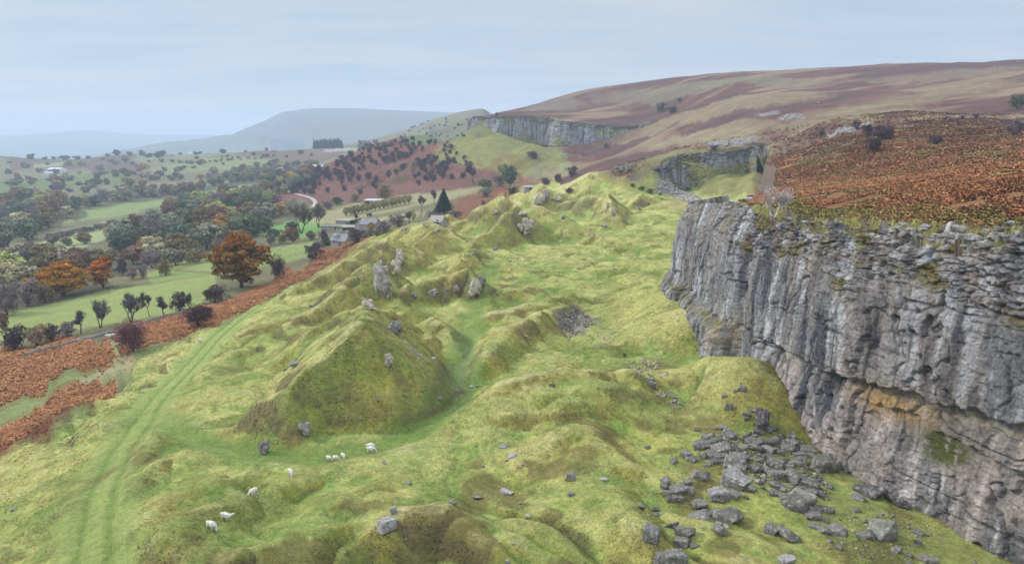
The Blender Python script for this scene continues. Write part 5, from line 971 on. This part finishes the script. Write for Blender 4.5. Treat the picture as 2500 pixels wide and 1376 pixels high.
M_tin = mat_plain('sheet_roof', lin(205,208,212,.75), .5, .6, .12); M_dark = mat_plain('dark_opening', (.02, .022, .025), .6); M_pane = mat_plain('window_glass', (.05, .06, .07), .2, 2, .1, .5); M_road = mat_plain('stony_lane', lin(190,186,178,.62), .95, .4, .2); M_cloth = mat_plain('dark_jacket', (.05, .045, .12), .9); M_skin = mat_plain('skin', (.5, .32, .25), .7)
def skin_mesh(name, V, E, R_, sub=2):
    me = bpy.data.meshes.new(name+'_cage'); me.from_pydata([Vector(v) for v in V], E, []); o = bpy.data.objects.new(name+'_cage', me); COL.objects.link(o)
    md = o.modifiers.new('skin', 'SKIN'); 
    for i, r in enumerate(R_): me.skin_vertices[0].data[i].radius = (r if isinstance(r, tuple) else (r, r))
    me.skin_vertices[0].data[0].use_root = True
    s = o.modifiers.new('sub', 'SUBSURF'); s.levels = s.render_levels = sub
    dg = bpy.context.evaluated_depsgraph_get(); dg.update(); out = bpy.data.meshes.new_from_object(o.evaluated_get(dg)); out.name = name
    bpy.data.objects.remove(o); bpy.data.meshes.remove(me)
    for p in out.polygons: p.use_smooth = True
    return out
def sheep_mesh(head, turn=0.0, step=.05):
    """x forward; head: 'down' grazing or 'up' """
    c, s = math.cos(turn), math.sin(turn)
    V = [(-.05, 0, .60), (.28, 0, .61), (.42, 0, .62), (-.36, 0, .62), (-.48, 0, .60), (-.55, 0, .50)]
    R_ = [.25, .24, .19, .24, .16, .05]; E = [(0, 1), (1, 2), (0, 3), (3, 4), (4, 5)]
    hd = [(.52, .58), (.62, .44), (.70, .24), (.76, .12), (.80, .05)] if head == 'down' else [(.53, .72), (.62, .84), (.70, .90), (.80, .86), (.88, .82)]
    rr = [.13, .10, .085, .07, .045]; k = 2
    for (x, z), r in zip(hd, rr): V.append((.42+(x-.42)*c, (x-.42)*s, z)); R_.append(r); E.append((k, len(V)-1)); k = len(V)-1
    hi = len(V)-3; hx, hy, hz = V[hi]
    for q in (-1, 1): V.append((hx-.03, hy+q*.13, hz+.03)); R_.append(.022); E.append((hi, len(V)-1))
    for x0, root, st in ((.30, 1, step), (-.36, 3, -step)):
        for q in (-1, 1):
            d = st*q; a = len(V)
            V += [(x0, q*.13, .42), (x0+d*.5+(.02 if x0 > 0 else -.03), q*.14, .24), (x0+d, q*.14, .03)]; R_ += [.085, .042, .034]; E += [(root, a), (a, a+1), (a+1, a+2)]
    me = skin_mesh('sheep', V, E, R_); me.materials.append(M_wool); return me
SH = [sheep_mesh('down', .15), sheep_mesh('down', -.5, .09), sheep_mesh('up', .3, .08), sheep_mesh('down', .6, .03)]
def sheep(px, py, yaw, m, label, s=1.0, group='sheep grazing the quarry turf', dmin=0):
    p = hit(px, py, dmin); o = bpy.data.objects.new('sheep', SH[m]); COL.objects.link(o)
    e = .35; gx = float((ground_z(p[0]+e, p[1])-ground_z(p[0]-e, p[1]))[0]/(2*e)); gy = float((ground_z(p[0], p[1]+e)-ground_z(p[0], p[1]-e))[0]/(2*e))
    n = Vector((-gx*.6, -gy*.6, 1)).normalized(); f = Vector((math.cos(yaw), math.sin(yaw), 0)); f = (f-n*f.dot(n)).normalized(); l = n.cross(f)
    o.matrix_world = Matrix.Translation((p[0], p[1], p[2]-.01)) @ Matrix((f, l, n)).transposed().to_4x4() @ Matrix.Scale(s, 4)
    setp(o, label, 'sheep', group)
sheep(512,1291,-.25,0,'white sheep grazing head to the right, nearest to the bottom left',1.12); sheep(550,1268,-.15,2,'white sheep with its head raised just above the nearest grazing one',1.12); sheep(620,1209,-2.0,1,'white sheep grazing with its head down towards the camera, alone on the bank',1.15)
sheep(710,1160,-.9,1,'white sheep grazing on the slope above the lone one, head down to the right',1.1); sheep(803,1124,-.7,3,'left sheep of the row of three on the edge of the green track',.92); sheep(820,1124,-.5,0,'middle sheep of the row of three on the edge of the green track',.92); sheep(838,1118,-.9,1,'right sheep of the row of three on the edge of the green track',.92)
sheep(906,1105,-.2,0,'front sheep of the overlapping pair right of the row of three',1.2); sheep(905,1097,0,3,'rear sheep of the overlapping pair right of the row of three',1.2); sheep(488,836,1.4,2,'single white sheep walking beside the green track up the left bank',1.2)
for px, py, a, l in [(264,824,0,'left sheep of the three resting by the red hawthorn'),(270,825,1.5,'middle sheep of the three resting by the red hawthorn'),(277,823,.3,'right sheep of the three resting by the red hawthorn'),(291,845,.6,'lone sheep half hidden in bracken at the left of the red hawthorn')]: sheep(px, py, a, 0, l, 1.35)
for px, py, l in [(680,610,'white speck of a sheep left in the paddock beyond the huge beech'),(714,606,'white speck of a sheep right in the paddock beyond the huge beech'),(1998,252,'white speck of a sheep on the tan moor grass')]: sheep(px, py, .4, 0, l, 1.5, 'distant sheep')
# walker in the bracken
V = [(0,0,.95),(0,0,1.2),(0,0,1.42),(0,0,1.52),(.01,0,1.66),(0,.2,1.4),(.05,.26,1.12),(.12,.24,.9),(0,-.2,1.4),(.03,-.27,1.12),(.1,-.26,.9),(.02,.1,.85),(.1,.1,.48),(.05,.1,.06),(.02,-.1,.85),(-.06,-.1,.48),(-.12,-.1,.06)]
me = skin_mesh('person', V, [(0,1),(1,2),(2,3),(3,4),(2,5),(5,6),(6,7),(2,8),(8,9),(9,10),(0,11),(11,12),(12,13),(0,14),(14,15),(15,16)], [.17,.17,.16,.07,.11,.08,.055,.045,.08,.055,.045,.11,.08,.06,.11,.08,.06]); me.materials.append(M_cloth)
p = hit(1925, 436); o = bpy.data.objects.new('person', me); COL.objects.link(o); o.location = p; o.scale = (1.1, 1.1, 1.05); setp(o, 'person in dark blue clothing walking in the bracken near the second quarry', 'person')
# ---- simple solid helpers
def box_bm(bm, x0, x1, y0, y1, z0, z1):
    v = [bm.verts.new(c) for c in ((x0,y0,z0),(x1,y0,z0),(x1,y1,z0),(x0,y1,z0),(x0,y0,z1),(x1,y0,z1),(x1,y1,z1),(x0,y1,z1))]
    for f in ((0,3,2,1),(4,5,6,7),(0,1,5,4),(1,2,6,5),(2,3,7,6),(3,0,4,7)): bm.faces.new([v[i] for i in f])
def mesh_of(name, fn, mat):
    bm = bmesh.new(); fn(bm); bmesh.ops.recalc_face_normals(bm, faces=bm.faces); me = bpy.data.meshes.new(name); bm.to_mesh(me); bm.free(); me.materials.append(mat); return me
def part(root, name, fn, mat): o = bpy.data.objects.new(name, mesh_of(name, fn, mat)); COL.objects.link(o); o.parent = root; return o
def building(px, py, L_, W, H, yaw, label, wall=None, roof=None, pitch=.5, wins=3, flat=False, door_or_shade_panel=True, chimney=False, name='farmhouse', cat='house', dmin=0, lift=0, openf=False):
    p = hit(px, py, dmin); r = bpy.data.objects.new(name, None); COL.objects.link(r); r.location = (p[0], p[1], p[2]-.3+lift); r.rotation_euler = (0, 0, yaw); setp(r, label, cat); wall = wall or M_wall; roof = roof or M_slate
    rh = 0.35 if flat else W*.5*pitch
    def fw(bm):
        box_bm(bm, -L_/2, L_/2, -W/2, W/2, -1.2, H)
        if not flat:
            for x in (-L_/2, L_/2-.25):
                a = [bm.verts.new(c) for c in ((x,-W/2,H),(x,W/2,H),(x,0,H+rh),(x+.25,-W/2,H),(x+.25,W/2,H),(x+.25,0,H+rh))]
                for f in ((0,1,2),(3,5,4),(0,2,5,3),(1,4,5,2)): bm.faces.new([a[i] for i in f])
    part(r, 'wall', fw, wall)
    def fr(bm):
        e = .35; t = .16
        if flat: 
            v = [bm.verts.new(c) for c in ((-L_/2-e,-W/2-e,H+.02),(L_/2+e,-W/2-e,H+.02),(L_/2+e,W/2+e,H+.6),(-L_/2-e,W/2+e,H+.6),(-L_/2-e,-W/2-e,H+.2),(L_/2+e,-W/2-e,H+.2),(L_/2+e,W/2+e,H+.78),(-L_/2-e,W/2+e,H+.78))]
            for f in ((0,3,2,1),(4,5,6,7),(0,1,5,4),(1,2,6,5),(2,3,7,6),(3,0,4,7)): bm.faces.new([v[i] for i in f])
        else:
            for s in (-1, 1):
                y1 = s*(W/2+e); z1 = H-e*pitch+.03; v = [bm.verts.new(c) for c in ((-L_/2-e,0,H+rh+.03),(L_/2+e,0,H+rh+.03),(L_/2+e,y1,z1),(-L_/2-e,y1,z1),(-L_/2-e,0,H+rh+.03+t),(L_/2+e,0,H+rh+.03+t),(L_/2+e,y1,z1+t),(-L_/2-e,y1,z1+t))]
                for f in ((0,1,2,3),(4,7,6,5),(0,4,5,1),(2,6,7,3),(0,3,7,4),(1,5,6,2)): bm.faces.new([v[i] for i in f])
    ro = part(r, 'roof', fr, roof)
    if chimney: part(ro, 'chimney', lambda bm: (box_bm(bm, L_/2-1.1, L_/2-.3, -.4, .4, H+rh-.5, H+rh+1.0), box_bm(bm, L_/2-1.15, L_/2-.25, -.45, .45, H+rh+1.002, H+rh+1.15)), wall)
    if openf: part(r, 'door_or_shade_panel', lambda bm: box_bm(bm, -L_*.42, L_*.42, -W/2-.05, -W/2-.003, .3, H*.8), M_dark)  # near-black panel; on open fronted sheds it paints the shade inside
    else:
        for i in range(wins):
            x = -L_/2+L_*(i+.5)/wins; w = part(r, 'window', lambda bm: box_bm(bm, x-.5, x+.5, -W/2-.06, -W/2-.003, H*.45, H*.45+1.1), M_white)
            part(w, 'pane', lambda bm: box_bm(bm, x-.4, x+.4, -W/2-.08, -W/2-.063, H*.45+.1, H*.45+1.0), M_pane)
        if door_or_shade_panel: part(r, 'door_or_shade_panel', lambda bm: box_bm(bm, L_*.08, L_*.08+1.0, -W/2-.05, -W/2-.003, .3, 2.3), M_dark)
    return r
building(905,558,11,8,3.4,-.35,'slate roofed farmhouse with a white gable edge, half hidden by the yellow tree',M_wall,M_slate,.8,3,chimney=True)
building(884,556,7,6,3.0,1.1,'lower slate roofed wing joined to the left of the farmhouse',M_wall,M_slate,.8,2,name='farm_wing')
building(846,548,13,6,3.2,-.1,'long grey stone barn behind the green hedge',M_wall,M_wall,.3,0,flat=True,name='stone_barn',cat='barn')
building(815,560,16,6,2.6,.0,'low ruined stone range at the left of the farmyard',M_wall,mat_plain('mossy_stone', lin(160,156,140,.62)),.3,0,flat=True,name='ruined_range',cat='ruin')
building(852,562,8,5,2.6,.05,'small stone outhouse with dark doors in the farmyard',M_wall,M_wall,.3,0,flat=True,openf=True,name='outhouse',cat='outhouse')
building(912,497,14,9,3.2,-.2,'flat roofed pale shed in the rough grass above the orchard row',mat_plain('shed_boards', lin(170,158,140,.62)),M_tin,.2,0,flat=True,openf=True,name='field_shed',cat='shed')
building(836,598,10,7,3.2,-.5,'dark slate roofed cottage sunk below the bracken strip',M_wall,M_slate,.9,2,chimney=True,name='cottage')
building(1070,546,6,5,1.6,-.4,'small hut with a pale domed roof behind the first green heap',M_wall,mat_plain('pale_roof', lin(190,180,172,.62)),.9,1,name='hut',cat='hut')
building(140,421,34,22,8,-.15,'open fronted white roofed farm shed among the valley fields',M_white,M_tin,.35,0,openf=True,name='farm_shed',cat='barn')
building(120,427,16,9,5,.5,'small white farmhouse at the left of the open shed in the valley',M_white,M_tin,.7,3,name='white_farmhouse')
building(776,414,14,8,4,.1,'tiny white house among the dark trees on the red slope',M_white,M_tin,.6,2,name='white_house')
for px, py, L_, lb in [(810,371,40,'leftmost of three long pale roofs beyond the conifer plantation'),(835,369,34,'middle of three long pale roofs beyond the conifer plantation'),(862,368,44,'rightmost of three long pale roofs beyond the conifer plantation')]:
    building(px, py, L_, 16, 5, .05, lb, M_white, M_tin, .2, 0, flat=True, name='works_building', cat='building')
building(1288,466,5,4,2.4,.3,'tiny stone hut where the track meets the bracken',M_wall,M_wall,.4,0,flat=True,name='stone_hut',cat='hut')
def fence(L_, label, h=1.2, every=2.6, rails=3, mat=None, name='rail_fence', dmin=0):
    P = np.array([hit(a, b, dmin) for a, b in L_])[:, :2]; s = np.r_[0, np.cumsum(np.hypot(*np.diff(P, axis=0).T))]; n = max(2, min(90, int(s[-1]/every)+1)); t = np.linspace(0, s[-1], n); X_, Y_ = np.interp(t, s, P[:, 0]), np.interp(t, s, P[:, 1]); Z_ = ground_z(X_, Y_); mat = mat or M_wood
    r = bpy.data.objects.new(name, None); COL.objects.link(r); r.location = (X_[0], Y_[0], Z_[0]); setp(r, label, 'fence')
    pm = mesh_of('post', lambda bm: box_bm(bm, -.09, .09, -.09, .09, -.3, h+.1), mat)
    for x, y, z in zip(X_, Y_, Z_): o = bpy.data.objects.new('post', pm); COL.objects.link(o); o.parent = r; o.location = (x-X_[0], y-Y_[0], z-Z_[0])
    for k in range(rails):
        V, Q = tubes([((X_[i]-X_[0], Y_[i]-Y_[0], Z_[i]-Z_[0]+h*(k+1)/rails), (X_[i+1]-X_[0], Y_[i+1]-Y_[0], Z_[i+1]-Z_[0]+h*(k+1)/rails), .09, .09) for i in range(n-1)], 4); me = raw_mesh('rail', V, Q); me.materials.append(mat); o = bpy.data.objects.new('rail', me); COL.objects.link(o); o.parent = r
fence([(422,662),(460,664),(524,668)],'low timber fence along the near side of the paddock'); fence([(422,660),(455,648),(486,638),(524,626)],'pale rail fence slanting up from the paddock corner',1.4); fence([(428,663),(460,653),(490,643),(524,632)],'second rail fence running close beside the slanting pale one',1.4)
fence([(665,596),(700,596),(755,594)],'timber fence along the far edge of the green paddock'); fence([(700,630),(730,620),(752,612)],'lower pale rope fence across the paddock right of the beech',1.2,4,1); fence([(690,634),(740,622)],'second pale rope fence across the paddock right of the beech',1.2,4,1)
def wall(L_, label, h=1.0, w=.6, seed=1, dmin=0):
    P = np.array([hit(a, b, dmin) for a, b in L_])[:, :2]; s = np.r_[0, np.cumsum(np.hypot(*np.diff(P, axis=0).T))]; t = np.arange(0, s[-1], .6); X_, Y_ = np.interp(t, s, P[:, 0]), np.interp(t, s, P[:, 1]); Z_ = ground_z(X_, Y_)
    tx, ty = np.gradient(X_), np.gradient(Y_); l = np.hypot(tx, ty)+1e-9; nx, ny = -ty/l, tx/l; hh = h*(.55+.8*fbm(t/4, t*0, 4, seed)); j = lambda k: (fbm(t/.7, t*0+k, 2, seed+k)-.5)*.25
    pr = [(-w/2, -.5), (-w/2*.8, .55), (-w*.3, 1.0), (w*.3, 1.0), (w/2*.8, .55), (w/2, -.5)]
    G = np.stack([np.stack([X_+nx*(a+j(i)), Y_+ny*(a+j(i+9)), Z_+(b*hh if b > 0 else b)], -1) for i, (a, b) in enumerate(pr)]); o = grid_mesh('stone_wall', G, np.repeat((lin(158,152,144,.6)[None]*(.7+.6*vn(t/.7, t*0, 3))[:, None])[None], 6, 0)); o.data.materials.append(M_stonev); o.location = (0, 0, 0); setp(o, label, 'wall')
wall([(60,868),(120,852),(200,832),(280,812),(350,790),(420,770),(480,758)],'tumbled dry stone wall along the foot of the pale field',.9,.7,3)
wall([(1180,500),(1240,478),(1290,470)],'thin stone wall climbing beside the bracken right of the conifer',1.0,.7,5)
wall([(780,570),(820,566),(880,562)],'farmyard stone wall in front of the ruined range',1.0,.6,6)
def ribbon(name, L_, w, mat, up=.12, dmin=0):
    P = np.array([hit(a, b, dmin) for a, b in L_])[:, :2]
    P, t = resample(P, 2.0); tx, ty = np.gradient(P[:, 0]), np.gradient(P[:, 1]); l = np.hypot(tx, ty)+1e-9; nx, ny = -ty/l, tx/l
    G = np.stack([np.stack([P[:, 0]+nx*o_*w, P[:, 1]+ny*o_*w, ground_z(P[:, 0]+nx*o_*w, P[:, 1]+ny*o_*w)+up*(1 if abs(o_) < .5 else -.6)], -1) for o_ in (-.5, -.3, 0, .3, .5)]); o = grid_mesh(name, G); o.data.materials.append(mat); setp(o, kind='structure')
ribbon('farm_road', [(682,458),(710,468),(740,476),(762,484),(771,492),(768,500),(758,508)], 4.5, M_road)
# ------------------------------------------------------------------ turf and bracken as loose geometry
def stuff(name, q, s, hgt, blades, col, label, cat, spread=.5, lean=.6, wid=.35, nj=.22):
    rr = np.random.default_rng(len(q)); k = len(q); z = ground_z(q[:, 0], q[:, 1]); n = k*blades
    a = rr.uniform(0, 6.28, (k, blades)); r = s[:, None]*spread*rr.uniform(.2, 1, (k, blades)); bx = q[:, 0:1]+np.cos(a)*r*.4; by = q[:, 1:2]+np.sin(a)*r*.4; bz = np.repeat(z[:, None]-.05, blades, 1)
    h = hgt[:, None]*rr.uniform(.6, 1.2, (k, blades)); l = h*lean; tx = bx+np.cos(a)*l; ty = by+np.sin(a)*l; tz = bz+h
    w = s[:, None]*wid*rr.uniform(.6, 1.2, (k, blades)); ux, uy = -np.sin(a)*w*.5, np.cos(a)*w*.5
    V = np.stack([np.stack([bx-ux, by-uy, bz], -1), np.stack([bx+ux, by+uy, bz], -1), np.stack([tx+ux*.8, ty+uy*.8, tz], -1), np.stack([tx-ux*.8, ty-uy*.8, tz*1.0], -1)], 2).reshape(-1, 3)
    c = np.repeat(col[:, None], blades, 1)*rr.uniform(.78, 1.22, (k, blades, 1)); c = np.repeat(c.reshape(-1, 3), 4, 0)
    me = raw_mesh(name, V, np.arange(4*n).reshape(-1, 4), c); nn = np.stack([-GNX(q), -GNY(q), np.ones(k)], -1); nn = np.repeat(nn[:, None], blades, 1)+rr.normal(size=(k, blades, 3))*nj; nn /= np.linalg.norm(nn, axis=-1, keepdims=True)
    at = me.attributes.new('ground_normal', 'FLOAT_VECTOR', 'POINT'); at.data.foreach_set('vector', np.repeat(nn.reshape(-1, 3), 4, 0).astype(np.float32).reshape(-1)); me.materials.append(M_veg); o = bpy.data.objects.new(name, me); COL.objects.link(o); return setp(o, label, cat, None, 'stuff')
M_veg = mat_tint('herbage', ((.6, .18),), (), .95, spec=.08, nattr=True)
def GNX(q): e = .6+np.hypot(q[:, 0], q[:, 1])*.004; return (ground_z(q[:, 0]+e, q[:, 1])-ground_z(q[:, 0]-e, q[:, 1]))/(2*e)
def GNY(q): e = .6+np.hypot(q[:, 0], q[:, 1])*.004; return (ground_z(q[:, 0], q[:, 1]+e)-ground_z(q[:, 0], q[:, 1]-e))/(2*e)
def sample_polar(n, r0, r1, a0, a1, seed, pw=1.0):
    rr = np.random.default_rng(seed); r = r0*(r1/r0)**rr.uniform(0, 1, n)**pw; a = rr.uniform(a0, a1, n); return np.stack([np.sin(a)*r, np.cos(a)*r], -1), r
def gcol(q):
    iu = np.clip(np.interp(np.arctan2(q[:, 0], q[:, 1]), az, np.arange(NA)).round().astype(int), 0, NA-1); iv = np.clip(np.interp(np.log(np.hypot(q[:, 0], q[:, 1])), lr, np.arange(NR)).round().astype(int), 0, NR-1); return C[iv, iu], SD[iv, iu], OUT[iv, iu], SL[iv, iu]
# grass tussocks
q, r = sample_polar(230000, 58, 330, -.72, .62, 5); c, sd_, out_, sl_ = gcol(q)
t1 = fbm(q[:, 0]/3, q[:, 1]/3, 3, 900); dtk, _ = pl_dist(q[:, 0], q[:, 1], TRACK); dtk2, _ = pl_dist(q[:, 0], q[:, 1], TRK2); keep = (sd_ < -1) & ~out_ & (t1 > .40) & (dtk > 4.5) & (dtk2 > 3.5); q, r, c = q[keep], r[keep], c[keep]
stuff('grass', q, .10+r*.0014, .035+r*.0005, 3, c*np.random.default_rng(1).choice([.92, 1.04, 1.12, 1.22], (len(q), 1), p=[.3, .3, .25, .15]), 'short tussocky turf over the old quarry workings', 'grass', wid=.8, lean=1.0)
# bracken on the moor
rr = np.random.default_rng(8); q, r = sample_polar(420000, 70, 560, .05, .74, 9, 1.0); c, sd_, out_, sl_ = gcol(q)
red = (c[:, 0] > c[:, 1]*(1.12+.4*rr.random(len(c)))); keep = (sd_ > 7) & red & (rr.random(len(r)) < 1.15-smooth(230, 560, r)); q, r, c = q[keep], r[keep], c[keep]; v = fbm(q[:, 0]/7, q[:, 1]/7, 4, 910)[:, None]
cc = (lin(228,158,110,1.0)*v+lin(186,120,88,1.0)*(1-v))*(1-np.clip((r[:, None]-120)/260, 0, 1))+c*1.9*np.clip((r[:, None]-120)/260, 0, 1)
tn = smooth(.56, .68, fbm(q[:, 0]/13, q[:, 1]/9, 4, 915))[:, None]*.75; cc = cc*(1-tn)+lin(186,160,104,.95)*tn; kk = fbm(q[:, 0]/5+3, q[:, 1]/5, 3, 917) > .34; q, r, cc = q[kk], r[kk], cc[kk]
stuff('bracken', q, .2+r*.0019, .13+r*.0006, 4, cc*rr.choice([.86, .97, 1.05, 1.15], (len(q), 1), p=[.25, .3, .3, .15]), 'orange brown dead bracken covering the moor above the cliff', 'bracken', wid=.75, lean=.8, spread=1.2, nj=.32)
q, r = sample_polar(260000, 95, 420, -.74, -.05, 10, 1.0); c, sd_, out_, sl_ = gcol(q); red = (c[:, 0] > c[:, 1]*(1.12+.4*rr.random(len(c)))); keep = red & (q[:, 0] < -50) & out_; q, r, c = q[keep], r[keep], c[keep]; v = fbm(q[:, 0]/4, q[:, 1]/4, 4, 911)[:, None]
stuff('bracken', q, .2+r*.0018, (.16+r*.0007)*(.5+v[:, 0]), 4, (lin(218,154,104,1.0)*v+lin(168,112,80,1.0)*(1-v))*rr.choice([.86, .97, 1.05, 1.15], (len(q), 1), p=[.25, .3, .3, .15]), 'rust brown bracken bordering the green workings at the left', 'bracken', wid=.75, lean=.8, spread=1.0, nj=.32)
# rough grass band on the cliff lip and at the left
q, r = sample_polar(90000, 62, 260, .25, .74, 12); c, sd_, out_, sl_ = gcol(q); keep = (sd_ > 5) & (sd_ < 22) & (c[:, 0] < c[:, 1]*1.38); q, r, c = q[keep], r[keep], c[keep]
stuff('grass', q, .2+r*.001, .12+r*.0008, 4, c*1.1*rr.choice([.75, .95, 1.1, 1.25], (len(q), 1)), 'rough olive grass along the top of the cliff', 'grass', wid=.5, lean=.8, spread=1.0, nj=.32)
# ------------------------------------------------------------------ haze
def haze():
    me = bpy.data.meshes.new('haze'); bm = bmesh.new(); bmesh.ops.create_cube(bm, size=1)
    for v in bm.verts: v.co = Vector((v.co.x*56000, v.co.y*56000, -420+(v.co.z+.5)*(420+270)))
    bm.to_mesh(me); o = bpy.data.objects.new('haze', me); COL.objects.link(o); setp(o, kind='stuff')
    m = bpy.data.materials.new('air'); m.use_nodes = True; nt = m.node_tree; nt.nodes.clear()
    out = nt.nodes.new('ShaderNodeOutputMaterial'); pv = nt.nodes.new('ShaderNodeVolumePrincipled')
    pv.inputs['Color'].default_value = (.70, .82, 1.0, 1); pv.inputs['Density'].default_value = HAZE; pv.inputs['Anisotropy'].default_value = 0.0
    nt.links.new(pv.outputs[0], out.inputs['Volume']); me.materials.append(m)
HAZE = 1.65e-4
haze()
